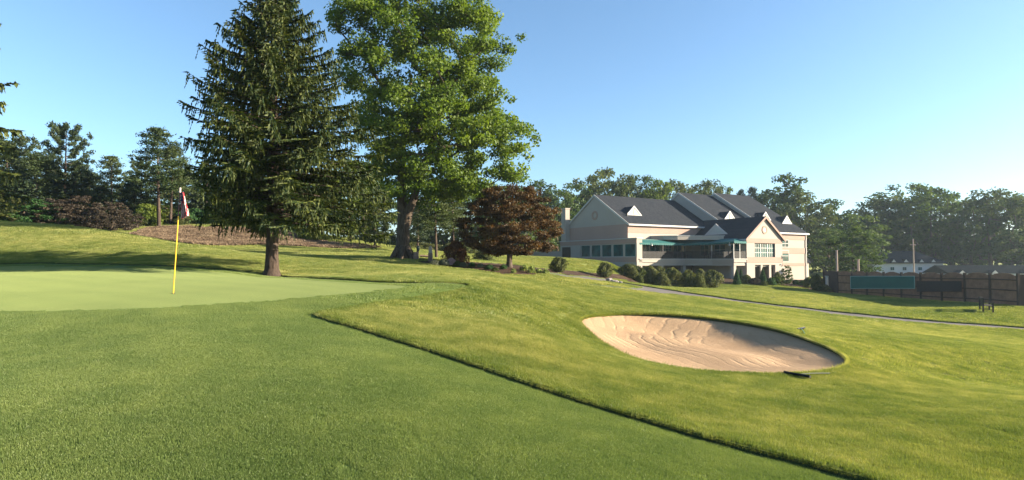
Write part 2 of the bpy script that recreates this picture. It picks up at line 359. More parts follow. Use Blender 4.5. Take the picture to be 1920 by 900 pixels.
def zone_mesh(name, tris, m, dz, skirt=0.0, zfun=None, extra=None):
    idx, inv = np.unique(tris, return_inverse=True); t = inv.reshape(-1, 3)
    X, Y = V2[idx, 0], V2[idx, 1]; z = Z2[idx]+dz
    if zfun is not None: z = zfun(X, Y, z)
    V = np.c_[X, Y, z]
    # face up
    a, b, c = (V[t[:, i], :2] for i in range(3)); cr = (b[:, 0]-a[:, 0])*(c[:, 1]-a[:, 1])-(b[:, 1]-a[:, 1])*(c[:, 0]-a[:, 0])
    t[cr < 0] = t[cr < 0][:, ::-1]
    attrs = extra(X, Y) if extra else {}; nsk = 0
    if skirt:
        e = np.vstack([t[:, [0, 1]], t[:, [1, 2]], t[:, [2, 0]]]); es = np.sort(e, 1)
        u, ix, cn = np.unique(es, axis=0, return_index=True, return_counts=True); be = e[ix[cn == 1]]
        d = np.hypot(*(V[be[:, 0], :2]-V[be[:, 1], :2]).T); be = be[(d > 1e-4) & (d < 2)]; nsk = 2*len(be)
        n0 = len(V); bi = np.unique(be); mp = -np.ones(n0, int); mp[bi] = n0+np.arange(len(bi)); nb = len(bi)
        U = V[bi].copy(); L = U.copy(); L[:, 2] -= skirt; V = np.vstack([V, U, L]); b0, b1 = mp[be[:, 0]], mp[be[:, 1]]
        t = np.vstack([t, np.c_[b1, b0, b0+nb], np.c_[b1, b0+nb, b1+nb]])
    me = npmesh(name, V, t, True, attrs); me.materials.append(m)
    if skirt:
        me.materials.append(M_SOILG); k = np.zeros(len(t), np.int32); k[-nsk:] = 1; me.polygons.foreach_set('material_index', k)
        me.polygons.foreach_set('use_smooth', k == 0)
    return tag(link(name, me, m), kind='structure')
def rakelines(X, Y):
    # arcs swept from the near right of the bunker
    cx, cy = SAND_C[0]+2.2, SAND_C[1]-6.5; r = np.hypot(X-cx, (Y-cy)*1.0); a = np.arctan2(Y-cy, X-cx)
    return {'rake': r*0.0+(X-SAND_C[0])*8.5+5*np.sin((Y-SAND_C[1])*0.55+0.8)+9*np.sin(0.22*(Y-SAND_C[1])**1+X*.3)}
zone_mesh('lawn', ZT['lawn'], M_LAWN, 0.0, 0.22, lambda X, Y, z: z+lift(X, Y))
zone_mesh('putting_green', ZT['green'], M_GREEN, -0.055)
zone_mesh('green_fringe', ZT['fringe'], M_FRINGE, -0.055)
zone_mesh('bunker_sand', ZT['sand'], M_SAND, 0, 0, sandz, rakelines)
zone_mesh('cart_path_and_shadow_strip', ZT['path'], M_PATH, -0.07)
zone_mesh('mulch_bed', ZT['bed'], M_MULCH, -0.03)
zone_mesh('mulch_bed', ZT['housebed'], M_MULCH, -0.03)
zone_mesh('pine_straw_bank', ZT['bank'], M_BANK, 0.0, 0, lambda X, Y, z: z+0.12*np.sin(X*1.9+Y)*np.sin(Y*2.3-X*.6))
# ---------------------------------------------------------------- grass blades
def blades(n, size, hgt, wid, lean=0.5):
    x = rng.uniform(-size/2, size/2, n); y = rng.uniform(-size/2, size/2, n)
    h = hgt*rng.uniform(.55, 1.15, n); a = rng.uniform(0, 2*np.pi, n); l = lean*h*rng.uniform(.1, 1.0, n); la = rng.uniform(0, 2*np.pi, n)
    w = wid*rng.uniform(.7, 1.3, n)/2; dx, dy = np.cos(a)*w, np.sin(a)*w; lx, ly = np.cos(la)*l, np.sin(la)*l
    v = np.stack([np.c_[x-dx, y-dy, np.zeros(n)-.01], np.c_[x+dx, y+dy, np.zeros(n)-.01], np.c_[x+dx*.7+lx*.45, y+dy*.7+ly*.45, h*.6], np.c_[x-dx*.7+lx*.45, y-dy*.7+ly*.45, h*.6], np.c_[x+lx, y+ly, h]], 1).reshape(-1, 3)
    b = np.arange(n)[:, None]*5; t = np.vstack([b+[0, 1, 2], b+[0, 2, 3], b+[3, 2, 4]])
    return v, t, np.repeat(rng.uniform(0, 1, n), 5)
def grass_mat(name, lo, mid, hi, trans=.45):
    def b(t):
        n = N(t); p = n.pos(); a = n('ShaderNodeAttribute', attribute_name='rnd').outputs['Fac']
        f = n.math('ADD', n.math('MULTIPLY', n.noise(.16, 3, .6, p), .55), n.math('MULTIPLY', n.noise(1.7, 3, .6, p), .45))
        f = n.math('ADD', f, n.math('MULTIPLY_ADD', a, .24, -.12))
        c = n.ramp(f, [(.33, lo), (.52, mid), (.70, hi)])
        d = n('ShaderNodeBsdfDiffuse', ins={0: c}).outputs[0]; tr = n('ShaderNodeBsdfTranslucent', ins={0: n.mix(1.0, c, (1.0, 1.0, .5), 'MULTIPLY')}).outputs[0]
        m = n('ShaderNodeMixShader', ins={0: trans, 1: d, 2: tr}).outputs[0]
        g = n('ShaderNodeBsdfGlossy', ins={0: (.9, .95, .8, 1), 'Roughness': .4}).outputs[0]
        n.out(n('ShaderNodeMixShader', ins={0: .02, 1: m, 2: g}).outputs[0])
    return mat(name, b)
def scatter(name, label, m, patch, pts, eul, scl):
    """one object: the patch of blades plus a point cloud; geometry nodes puts the patch on every point"""
    v, t, r = patch; n0 = len(v); V = np.vstack([v, pts])
    me = npmesh(name, V, t, False, {'rnd': np.r_[r, np.zeros(len(pts))], 'isp': np.r_[np.zeros(n0), np.ones(len(pts))], 'scl': np.r_[np.ones(n0), scl]})
    a = me.attributes.new('eul', 'FLOAT_VECTOR', 'POINT'); a.data.foreach_set('vector', np.vstack([np.zeros((n0, 3)), eul]).astype(np.float32).ravel())
    o = link(name, me, m); ng = bpy.data.node_groups.new(name, 'GeometryNodeTree')
    ng.interface.new_socket('Geometry', in_out='INPUT', socket_type='NodeSocketGeometry'); ng.interface.new_socket('Geometry', in_out='OUTPUT', socket_type='NodeSocketGeometry')
    nn, L = ng.nodes.new, ng.links.new; gi, go = nn('NodeGroupInput'), nn('NodeGroupOutput')
    na = nn('GeometryNodeInputNamedAttribute'); na.data_type = 'FLOAT'; na.inputs[0].default_value = 'isp'
    cmp = nn('FunctionNodeCompare'); cmp.operation = 'GREATER_THAN'; cmp.inputs[1].default_value = .5; L(na.outputs[0], cmp.inputs[0])
    sp = nn('GeometryNodeSeparateGeometry'); sp.domain = 'POINT'; L(gi.outputs[0], sp.inputs[0]); L(cmp.outputs[0], sp.inputs[1])
    ne = nn('GeometryNodeInputNamedAttribute'); ne.data_type = 'FLOAT_VECTOR'; ne.inputs[0].default_value = 'eul'
    ns = nn('GeometryNodeInputNamedAttribute'); ns.data_type = 'FLOAT'; ns.inputs[0].default_value = 'scl'
    er = nn('FunctionNodeEulerToRotation'); L(ne.outputs[0], er.inputs[0])
    ip = nn('GeometryNodeInstanceOnPoints'); L(sp.outputs[0], ip.inputs['Points']); L(sp.outputs[1], ip.inputs['Instance']); L(er.outputs[0], ip.inputs['Rotation']); L(ns.outputs[0], ip.inputs['Scale'])
    L(ip.outputs[0], go.inputs[0]); md = o.modifiers.new('scatter', 'NODES'); md.node_group = ng
    return tag(o, label, 'grass', kind='stuff')
def slope_eul(X, Y):
    e = 0.15; zx = (height(X+e, Y)-height(X-e, Y))/(2*e); zy = (height(X, Y+e)-height(X, Y-e))/(2*e)
    th = rng.uniform(0, 2*np.pi, len(X))   # world normal (-zx,-zy,1); yaw about own z after tilt
    out = np.empty((len(X), 3))
    for i in range(len(X)):
        q = Vector((-zx[i], -zy[i], 1)).to_track_quat('Z', 'Y'); q = q @ Matrix.Rotation(th[i], 3, 'Z').to_quaternion(); out[i] = q.to_euler()
    return out
def jitter_grid(step, d0, d1, umax=1.0):
    xs = np.arange(-umax*(d1+2), umax*(d1+2), step); yy = np.arange(max(d0*0.5, 1.5), d1, step)
    X, Y = np.meshgrid(xs, yy); X = X+rng.uniform(-.3, .3, X.shape)*step; Y = Y+rng.uniform(-.3, .3, Y.shape)*step
    X, Y = X.ravel(), Y.ravel(); k = (np.abs(X) < umax*(Y+1.2)) & (Y >= d0) & (Y < d1); return X[k], Y[k]
GR_ROUGH = grass_mat('rough_grass_blades', (.085,.135,.028), (.21,.24,.060), (.44,.41,.155))
GR_FRINGE = grass_mat('fringe_grass_blades', (.105,.16,.046), (.165,.22,.066), (.255,.30,.092), .4)
def zone_of(X, Y):
    s = {k: sdf(ZONE[k], X, Y) for k in ZONE}
    bare = np.maximum.reduce([s['sand'], s['path'], s['bed'], s['housebed'], s['bank']]); return s, bare
BL_N = dict(near=(0.22, 3.2, 13.0), mid=(0.5, 12.6, 34), far=(1.3, 33, 85))
for key, (st, d0, d1) in BL_N.items():
    X, Y = jitter_grid(st, d0, d1, .93); s, bare = zone_of(X, Y); mg = st*.5*(1.5 if key == 'near' else 1.15)
    k = (bare < -mg) & (s['fringe'] < -mg); x, y = X[k], Y[k]
    pa = {'near': blades(2000, st*1.5, .040, .0026), 'mid': blades(1100, st*1.3, .05, .008), 'far': blades(1500, st*1.25, .075, .02)}[key]
    lab = {'near': 'longer green rough grass in the foreground right of the mown line', 'mid': 'rough grass on the mounds and around the sand bunker', 'far': 'sunlit lawn grass in the distance in front of clubhouse and fence'}[key]
    scatter('rough_grass', lab, GR_ROUGH, pa, np.c_[x, y, height(x, y)+lift(x, y)-.004], slope_eul(x, y), rng.uniform(.8, 1.15, len(x)))
    if key != 'far':
        k = (s['fringe'] > mg) & (s['green'] < -mg); x, y = X[k], Y[k]
        pa = blades(2500, st*1.62, .016, .0026) if key == 'near' else blades(1300, st*1.3, .02, .008)
        scatter('fringe_grass', 'short mown fringe grass in the left foreground' if key == 'near' else 'short mown fringe grass behind the putting green', GR_FRINGE, pa, np.c_[x, y, height(x, y)-.049], slope_eul(x, y), rng.uniform(.9, 1.2, len(x)))
X, Y = jitter_grid(.42, 40, 75, .93); s = sdf(ZONE['bank'], X, Y); k = s > .15; x, y = X[k], Y[k]
def strawm(t):
    n = N(t); a = n('ShaderNodeAttribute', attribute_name='rnd').outputs['Fac']; f = n.math('ADD', n.math('MULTIPLY', n.noise(.7, 4, .6, n.pos()), .7), n.math('MULTIPLY', a, .3))
    n.out(n.pbr(n.ramp(f, [(.3, (.05,.032,.022)), (.5, (.16,.11,.07)), (.7, (.30,.23,.15))]), .9))
o = scatter('dry_straw', 'dry brown straw and low dead ground cover on the bank behind the green', mat('dry_straw', strawm), blades(260, .55, .13, .03, 1.2), np.c_[x, y, height(x, y)+.05], slope_eul(x, y), rng.uniform(.5, 1.5, len(x))); o['category'] = 'straw'
def edge_pts(names, step, band, d1, inside):
    P_ = []
    for zn in names:
        pl = ZONE[zn]
        for i in range(len(pl)):
            a, b = pl[i], pl[(i+1) % len(pl)]; L_ = np.hypot(*(b-a)); m_ = max(1, int(L_/step))
            t_ = (np.arange(m_)+rng.uniform(0, 1, m_))/m_; q = a+(b-a)*t_[:, None]; nrm = np.array([-(b-a)[1], (b-a)[0]])/(L_+1e-9)
            for off in band: P_.append(q+nrm*rng.uniform(off-.5*abs(band[0]-band[1]), off+.5*abs(band[0]-band[1]), (m_, 1)))
    q = np.vstack(P_); q = q[(q[:, 1] > 2.5) & (q[:, 1] < d1) & (np.abs(q[:, 0]) < .95*(q[:, 1]+1.5))]; return q
q = edge_pts(['fringe', 'sand'], .035, np.arange(-.33, .34, .06), 26, True); s, bare = zone_of(q[:, 0], q[:, 1])
k = (bare < -.012) & (s['fringe'] < -.012); q1 = q[k]
scatter('rough_grass', 'grass tufts standing along the cut edges of bunker and fringe', GR_ROUGH, blades(16, .05, .046, .0045), np.c_[q1, height(q1[:, 0], q1[:, 1])+lift(q1[:, 0], q1[:, 1])-.004], slope_eul(q1[:, 0], q1[:, 1]), rng.uniform(.85, 1.3, len(q1)))
q = edge_pts(['fringe'], .03, np.arange(-.03, .031, .02), 22, True); s, bare = zone_of(q[:, 0], q[:, 1]); q = q[(bare < -.1)]; x, y = q[:, 0], q[:, 1]; hz = height(x, y)+lift(x, y)-.016
e_ = .03; gx = sdf(ZONE['fringe'], x+e_, y)-sdf(ZONE['fringe'], x-e_, y); gy = sdf(ZONE['fringe'], x, y+e_)-sdf(ZONE['fringe'], x, y-e_)
el = np.array([list((Vector((gx[i], gy[i], .05)).to_track_quat('Z', 'Y')).to_euler()) for i in range(len(x))])
scatter('rough_grass', 'grass leaning over the mown edge between rough and fringe', GR_ROUGH, blades(8, .04, .036, .004, .9), np.c_[x, y, hz], el, rng.uniform(.3, 1.2, len(x)))
q = edge_pts(['sand'], .03, np.arange(-.03, .031, .02), 26, True); x, y = q[:, 0], q[:, 1]; hz = height(x, y)+lift(x, y)-.02
e_ = .03; gx = sdf(ZONE['sand'], x+e_, y)-sdf(ZONE['sand'], x-e_, y); gy = sdf(ZONE['sand'], x, y+e_)-sdf(ZONE['sand'], x, y-e_)
el = np.array([list((Vector((gx[i], gy[i], .035)).to_track_quat('Z', 'Y')).to_euler()) for i in range(len(x))])
scatter('rough_grass', 'grass hanging over the lip of the sand bunker', GR_ROUGH, blades(9, .04, .075, .005, .8), np.c_[x, y, hz], el, rng.uniform(.5, 1.3, len(x)))
q2 = edge_pts(['fringe', 'green'], .04, np.arange(-.33, .34, .07), 22, True); s, bare = zone_of(q2[:, 0], q2[:, 1]); k = (s['fringe'] > .02) & (s['green'] < -.015); q2 = q2[k]
scatter('fringe_grass', 'short grass tufts along the edge of the putting green', GR_FRINGE, blades(14, .06, .018, .004), np.c_[q2, height(q2[:, 0], q2[:, 1])-.057], slope_eul(q2[:, 0], q2[:, 1]), rng.uniform(.85, 1.2, len(q2)))
q = edge_pts(['path', 'bed', 'housebed', 'bank'], .14, np.arange(-.6, .61, .2), 80, True); s, bare = zone_of(q[:, 0], q[:, 1]); q3 = q[(bare < -.05) & (s['fringe'] < -.05)]
scatter('rough_grass', 'longer grass tufts hanging over the edges of path and beds', GR_ROUGH, blades(22, .22, .075, .02), np.c_[q3, height(q3[:, 0], q3[:, 1])-.004], slope_eul(q3[:, 0], q3[:, 1]), rng.uniform(.8, 1.3, len(q3)))
# ---------------------------------------------------------------- vegetation
def barkm(name, a, b_, sc=(9, 9, 1.6)):
    def b(t):
        n = N(t); p = n.pos(sc); f = n.noise(1.6, 6, .75, p)
        c = n.ramp(f, [(.35, a), (.65, b_)])
        n.out(n.pbr(c, .95, n.bump(f, 1.0, .06), .1))
    return mat(name, b)
BARK = barkm('grey_brown_bark', (.035,.028,.021), (.125,.098,.076)); PINEBARK = barkm('pine_bark', (.026,.020,.016), (.095,.070,.056))
L_OAK = leafmat('oak_leaves', (.034,.082,.012), (.17,.235,.03), .52, (1,1,.35))
L_SPR = leafmat('spruce_needles', (.020,.042,.013), (.155,.17,.034), .34, clump=.5)
L_MAP = leafmat('bronze_maple_leaves', (.034,.020,.009), (.14,.088,.032), .42, (1,.75,.4), clump=.8)
L_RED = leafmat('red_laceleaf_leaves', (.06,.028,.012), (.22,.10,.04), .4, (1,.7,.4), clump=1.5)
L_PINE = leafmat('pine_needles', (.022,.044,.017), (.095,.115,.036), .28)
L_PINEB = leafmat('dark_pine_needles', (.013,.028,.014), (.052,.072,.028), .2)
L_DEC = leafmat('broadleaf_green', (.026,.058,.014), (.095,.135,.028), .42, (1,1,.4), clump=.22)
L_DEC2 = leafmat('broadleaf_pale_green', (.035,.058,.016), (.115,.135,.04), .4, (1,1,.5), clump=.22)
L_LIME = leafmat('lime_green_leaves', (.05,.09,.012), (.15,.19,.022), .5, (1,1,.3), clump=.5)
L_PUR = leafmat('purple_brown_twigs', (.027,.023,.017), (.092,.072,.052), .25, (1,.8,.7), clump=.7)
L_BUSH = leafmat('clipped_shrub_leaves', (.022,.040,.012), (.16,.165,.05), .38, clump=2.0)
L_GOLD = leafmat('golden_green_foliage', (.03,.055,.010), (.14,.14,.028), .3, clump=1.2)
L_CON = leafmat('dwarf_conifer_needles', (.015,.05,.014), (.055,.12,.03), .2, clump=2)
L_HOS = leafmat('hosta_leaves', (.12,.18,.05), (.36,.40,.13), .4, clump=4)
L_GREY = leafmat('silvery_herbs', (.09,.11,.07), (.24,.25,.17), .3, clump=4)
L_FLOW = leafmat('pink_flowers', (.35,.22,.25), (.6,.45,.45), .3, clump=5)
def leafcards(C, Nn, size, aspect=1.6, rnd=None, droop=0.0, keep=0.6):
    """one bent rhombus per leaf. C centres, Nn facing directions"""
    n = len(C); r = rng.normal(size=(n, 3)); Nn = Nn*keep+r*(1-keep)*.9; Nn /= np.linalg.norm(Nn, axis=1)[:, None]+1e-9
    a = rng.normal(size=(n, 3)); a[:, 2] -= droop; a -= (a*Nn).sum(1)[:, None]*Nn; a /= np.linalg.norm(a, axis=1)[:, None]+1e-9
    b = np.cross(Nn, a); s = size*rng.uniform(.6, 1.3, n)[:, None]
    L = a*s*.5*aspect**.5; W = b*s*.5/aspect**.5; f = Nn*s*.12
    V = np.stack([C-L, C+W-L*.1+f, C+L, C-W-L*.1+f], 1).reshape(-1, 3)
    return V, np.arange(4*n).reshape(n, 4), np.repeat(rng.uniform(0, 1, n) if rnd is None else rnd, 4)
def frusta(P0, P1, R0, R1, k=5):
    P0, P1 = np.asarray(P0, float), np.asarray(P1, float); t = P1-P0; t /= np.linalg.norm(t, axis=1)[:, None]+1e-9
    up = np.where(np.abs(t[:, 2:]) > .9, [[1., 0, 0]], [[0, 0, 1.]]); u = np.cross(t, up); u /= np.linalg.norm(u, axis=1)[:, None]+1e-9; v = np.cross(t, u)
    n = len(P0); V = []
    for j in range(k):
        a = 2*math.pi*j/k; d = u*math.cos(a)+v*math.sin(a); V.append(P0+d*np.asarray(R0)[:, None]); V.append(P1+d*np.asarray(R1)[:, None])
    V = np.stack(V, 1).reshape(-1, 3); b = np.arange(n)[:, None]*2*k; T = []
    for j in range(k):
        q = (j+1) % k; T.append(b+[2*j, 2*q, 2*q+1, 2*j+1])
    return V, np.vstack(T)
def join(parts):
    V, T, A = [], [], []; o = 0
    for p in parts:
        V.append(p[0]); T.append(p[1]+o); o += len(p[0]); A.append(p[2] if len(p) > 2 else np.zeros(len(p[0])))
    return np.vstack(V), np.vstack(T), np.concatenate(A)
def skeleton(start, Cs, tip=.02, expo=.47, bend=.12):
    """start: list of (x,y,z,parent) trunk nodes. each clump is tied to the nearest place on the growing limbs"""
    pts = [np.array(s[:3], float) for s in start]; par = [s[3] for s in start]; n0 = len(pts); ends = []
    base = pts[-1]; order = np.argsort(np.linalg.norm(Cs-pts[n0//2], axis=1))
    for i in order:
        c = Cs[i]; A = np.array(pts); d = np.linalg.norm(A-c, axis=1)+np.maximum(0, (A[:, 2]-c[2]))*1.1
        j = int(np.argmin(d)); a = pts[j]; L = np.linalg.norm(c-a); m = max(2, int(L/.8)); prev = j
        for k in range(1, m+1):
            t = k/m; q = a+(c-a)*t + (rng.normal(size=3)*bend*L*math.sin(math.pi*t)*.5) + np.array([0, 0, -.10*L*math.sin(math.pi*t)])
            pts.append(q); par.append(prev); prev = len(pts)-1
        ends.append(prev)
    cnt = np.zeros(len(pts))
    for e in ends:
        k = e
        while k >= 0: cnt[k] += 1; k = par[k]
    rad = tip*np.maximum(cnt, .7)**expo; return np.array(pts), np.array(par), rad
def make_crown(centres, rc, per, leaf, aspect=1.6, flat=.65, keep=.6, droop=.2, centre=None):
    n = len(centres); k = per; C = np.repeat(centres, k, 0); rr = np.repeat(rc, k)
    d = rng.normal(size=(n*k, 3)); d /= np.linalg.norm(d, axis=1)[:, None]; rad = rng.uniform(0, 1, n*k)**.45
    off = d*(rad*rr)[:, None]; off[:, 2] *= flat; Nn = d.copy(); Nn[:, 2] += .7
    if centre is not None: Nn += .6*(C-centre)/(np.linalg.norm(C-centre, axis=1)[:, None]+1e-6)
    Nn /= np.linalg.norm(Nn, axis=1)[:, None]
    tone = np.clip(np.repeat(rng.uniform(0, 1, n), k)*.45+rng.uniform(0, 1, n*k)*.55, 0, 1)
    return leafcards(C+off, Nn, leaf, aspect, tone, droop, keep)
def profile_points(prof, n, shell=.5, depth=.9, gap=0.0):
    """prof: (z, xl, xr) rows; clump centres inside the outline turned into a solid"""
    prof = sorted(prof); z = np.array([p[0] for p in prof]); l = np.array([p[1] for p in prof]); r = np.array([p[2] for p in prof])
    out = []
    while len(out) < n:
        zz = rng.uniform(z[0], z[-1]); a, b = np.interp(zz, z, l), np.interp(zz, z, r); w = (b-a)/2
        if rng.uniform(0, (r-l).max()/2) > w+.2: continue
        th = rng.uniform(0, 2*math.pi); q = rng.uniform(0, 1)**shell
        x = (a+b)/2+w*q*math.cos(th); y = w*depth*q*math.sin(th)
        lump = math.sin(x*1.9+y*.8+zz*1.1)+math.sin(y*2.3-zz*1.7+x*.5)
        if lump < gap-2: continue
        if q > .9 and rng.uniform() < .15: continue
        out.append((x, y, zz))
    return np.array(out)
def tree_thing(name, label, cat, tm, cm, tmat, cmat, loc, rz=0, sc=(1, 1, 1), group=None, kind=None):
    e = empty(name, loc, rz); e.scale = sc; tag(e, label, cat, group)
    if tm is not None: link('trunk', tm, tmat, e)
    link('crown' if tm is not None else 'foliage', cm, cmat, e); return e
def trunk_mesh(pts, par, rad, k=6, flare=None, base_r=None):
    P0, P1, R0, R1 = [], [], [], []
    for i in range(len(pts)):
        if par[i] >= 0: P0.append(pts[par[i]]); P1.append(pts[i]); R0.append(rad[par[i]]); R1.append(rad[i])
    R0 = np.array(R0); R1 = np.array(R1)
    R0 = np.minimum(R0, np.maximum(R1*1.35, R1+.01)) if flare is None else np.where(np.array(R1) > .12, R0, np.minimum(R0, R1*1.4+.01))
    V, T = frusta(P0, P1, R0, R1, k); return V, T
# the big broadleaf tree --------------------------------------------------
def prof_px(rows, bx, by, d):
    s = d/F; return [((by-y)*s, (a-bx)*s, (b-bx)*s) for y, a, b in rows]
def big_oak():
    d = 38; b = on(755, d); pr = prof_px([(-6,695,858),(12,648,900),(50,614,940),(100,620,962),(150,632,955),(200,650,950),(250,668,990),(300,690,992),(335,690,985),(352,705,950),(372,735,860)], 755, 485, d)
    cs = profile_points(pr, 400, .42, .88, .40)
    tr = [(0, 0, -.2, -1), (0, 0, .8, 0), (.02, 0, 1.9, 1), (.0, 0, 2.7, 2), (-.1, .05, 3.6, 3), (-.12, .1, 4.6, 4), (-.15, .1, 5.8, 5), (-.1, .1, 7.2, 6), (.1, .0, 8.6, 7), (.3, 0, 10.2, 8), (.5, 0, 12, 9),
          (.35, -.1, 3.0, 2), (.75, -.15, 3.9, 11), (1.0, -.1, 4.9, 12), (1.45, 0, 6.1, 13), (1.9, .2, 7.6, 14), (2.3, .3, 9.2, 15), (2.6, .2, 11, 16)]
    pts, par, rad = skeleton(tr, cs, .018, .52, .1)
    rad[:18] = [.60, .44, .41, .36, .31, .28, .25, .21, .18, .14, .09, .30, .24, .22, .19, .15, .12, .08]
    V, T = trunk_mesh(pts, par, rad, 8, True)
    # root flare
    fl = []
    for k in range(7):
        a = k*2*math.pi/7+.3; p0 = np.array([.25*math.cos(a), .25*math.sin(a), .75]); p1 = np.array([.9*math.cos(a), .9*math.sin(a), -.12]); fl.append(frusta([p0], [p1], [.24], [.10], 8))
    V, T, _ = join([(V, T)]+fl)
    tm = npmesh('trunk', V, T, True)
    c = make_crown(cs, rng.uniform(.6, 1.1, len(cs)), 250, .15, 1.5, .55, .5, .5, np.array([1.5, 0, 9]))
    # loose sprays breaking the outline
    e2 = cs[rng.integers(0, len(cs), 260)]+rng.normal(size=(260, 3)).clip(-1.3, 1.3)*[.65, .65, .5]
    c2 = make_crown(e2, rng.uniform(.3, .6, 260), 45, .18, 1.5, .7, .5, .4)
    V, T, A = join([c, c2]); cm = npmesh('crown', V, T, False, {'rnd': A})
    tree_thing('oak_tree', 'tall bright green broadleaf tree with thick forked trunk standing right of the big spruce', 'tree', tm, cm, BARK, L_OAK, b)
big_oak()
# spruces -----------------------------------------------------------------
def spruce_mesh(H, prof, z0, nb, seg=.13, dens=1.0, cw=.055, tr=.27, droopy=1.0, zmax=None):
    """prof(z, phi) -> branch reach. returns trunk and crown meshes"""
    zs = [0, .35, .9]+list(np.linspace(1.6, H, 12)); P0, P1, R0, R1 = [], [], [], []
    for a, c in zip(zs[:-1], zs[1:]):
        P0.append((0, 0, a-.1)); P1.append((0, 0, c-.1)); f = lambda q: tr*(1-q/H)**.85*(1+.5*math.exp(-q/.25))+.01; R0.append(f(a)); R1.append(f(c))
    parts = [frusta(P0, P1, R0, R1, 9)]; S0, S1, W = [], [], []
    bp0, bp1, br0, br1 = [], [], [], []
    for i in range(nb):
        t = (i+.5)/nb; h = z0+(H-z0)*(t**.92); ph = i*2.39996+rng.normal()*.25; L = prof(h, ph)*rng.uniform(.78, 1.08)
        if L < .08: continue
        ca, sa = math.cos(ph), math.sin(ph); rise = .12+.5*(h/H)**2; m = max(4, int(L/.28)); pts = []
        for k in range(m+1):
            q = k/m; z = h+L*(rise*q-.62*droopy*q*q*(1-.6*h/H)+.30*droopy*q**4); wob = .04*L*math.sin(5*q+i)
            pts.append(np.array([ca*L*q-sa*wob, sa*L*q+ca*wob, z]))
        for k in range(m): bp0.append(pts[k]); bp1.append(pts[k+1]); r = (.012+.022*L/3)*(1-k/m)+.004; br0.append(r); br1.append(r*.85)
        # side twigs and hanging twigs
        nt_ = int((5+L*15)*dens)
        for j in range(nt_):
            q = rng.uniform(.12, 1)**.8; kk = min(int(q*m), m-1); o = pts[kk]+(pts[kk+1]-pts[kk])*(q*m-kk)
            side = 1 if j % 2 else -1; sp = (.16+.30*L/3)*(1.1-q)**.5*rng.uniform(.5, 1.15); hang = rng.uniform(0, 1) < .45*droopy
            dr = np.array([ca*.55-sa*side*.8, sa*.55+ca*side*.8, .02]) if not hang else np.array([ca*.2-sa*side*.25, sa*.2+ca*side*.25, -.75])
            ln = max(.14, sp*1.6) if not hang else rng.uniform(.22, .62)*(.5+.5*min(1, L/2.5))
            mm = max(1, int(ln/seg)); p = o
            for u in range(mm):
                d_ = dr.copy(); d_[2] -= .30*droopy*u/mm+.08; d_ /= np.linalg.norm(d_); p2 = p+d_*ln/mm+rng.normal(size=3)*.012; S0.append(p); S1.append(p2); W.append(cw*(1.1-.5*u/mm)); p = p2
            
    if bp0: parts.append(frusta(bp0, bp1, br0, br1, 4))
    S0, S1, W = np.array(S0), np.array(S1), np.array(W); d = S1-S0; L_ = np.linalg.norm(d, axis=1)[:, None]; d /= L_+1e-9
    tone = rng.uniform(0, 1, len(S0)); out = []
    for rep in range(2):
        a = rng.normal(size=d.shape); a -= (a*d).sum(1)[:, None]*d; a /= np.linalg.norm(a, axis=1)[:, None]; w = a*W[:, None]*rng.uniform(.7, 1.3, len(W))[:, None]
        V = np.stack([S0-d*L_*.15, S0+d*L_*.4+w, S1+d*L_*.25, S0+d*L_*.4-w], 1).reshape(-1, 3); out.append((V, np.arange(len(V)).reshape(-1, 4), np.repeat(tone, 4)))
    V, T, _ = join(parts); V2_, T2_, A2_ = join(out)
    return npmesh('trunk', V, T, True), npmesh('crown', V2_, T2_, False, {'rnd': A2_})
def big_spruce():
    d = 23.5; b = on(510, d); s = d/F; H = (515+55)*s
    ly = [(-55, 3), (0, 34), (50, 66), (100, 102), (150, 132), (200, 146), (250, 150), (300, 146), (350, 132), (400, 122), (430, 98), (450, 60)]
    ry = [(-55, 3), (0, 38), (50, 72), (100, 100), (150, 125), (200, 155), (250, 190), (300, 220), (350, 245), (400, 235), (430, 190), (450, 80)]
    lz = sorted(((515-y)*s, v*s) for y, v in ly); rz_ = sorted(((515-y)*s, v*s) for y, v in ry)
    def prof(z, ph):
        c = math.cos(ph); l = np.interp(z, *zip(*lz)); r = np.interp(z, *zip(*rz_)); m = (l+r)/2*.95
        return (r if c > 0 else l)*abs(c)+m*(1-abs(c))
    tm, cm = spruce_mesh(H, prof, 2.0, 370, .11, 1.85, .030, .245, .85)
    tree_thing('spruce_tree', 'large dark conical spruce with drooping branches beside the putting green', 'tree', tm, cm, PINEBARK, L_SPR, b)
big_spruce()
gen = lambda w, H, p=.9: (lambda z, ph: w/2*np.clip(1-z/H, 0, 1)**p*(1+.12*math.sin(ph*3+z)))
tm, cm = spruce_mesh(15, gen(7.6, 15, .75), 1.2, 90, .17, 1.5, .075, .25); SPR_EDGE = (tm, cm)
b = on(-104, 40); tree_thing('spruce_tree', 'dark spruce at the left edge with only branch tips reaching into view', 'tree', tm, cm, PINEBARK, L_SPR, b, 0, (1.5, 1.5, (ztop(-120, 40)-b.z)/15))
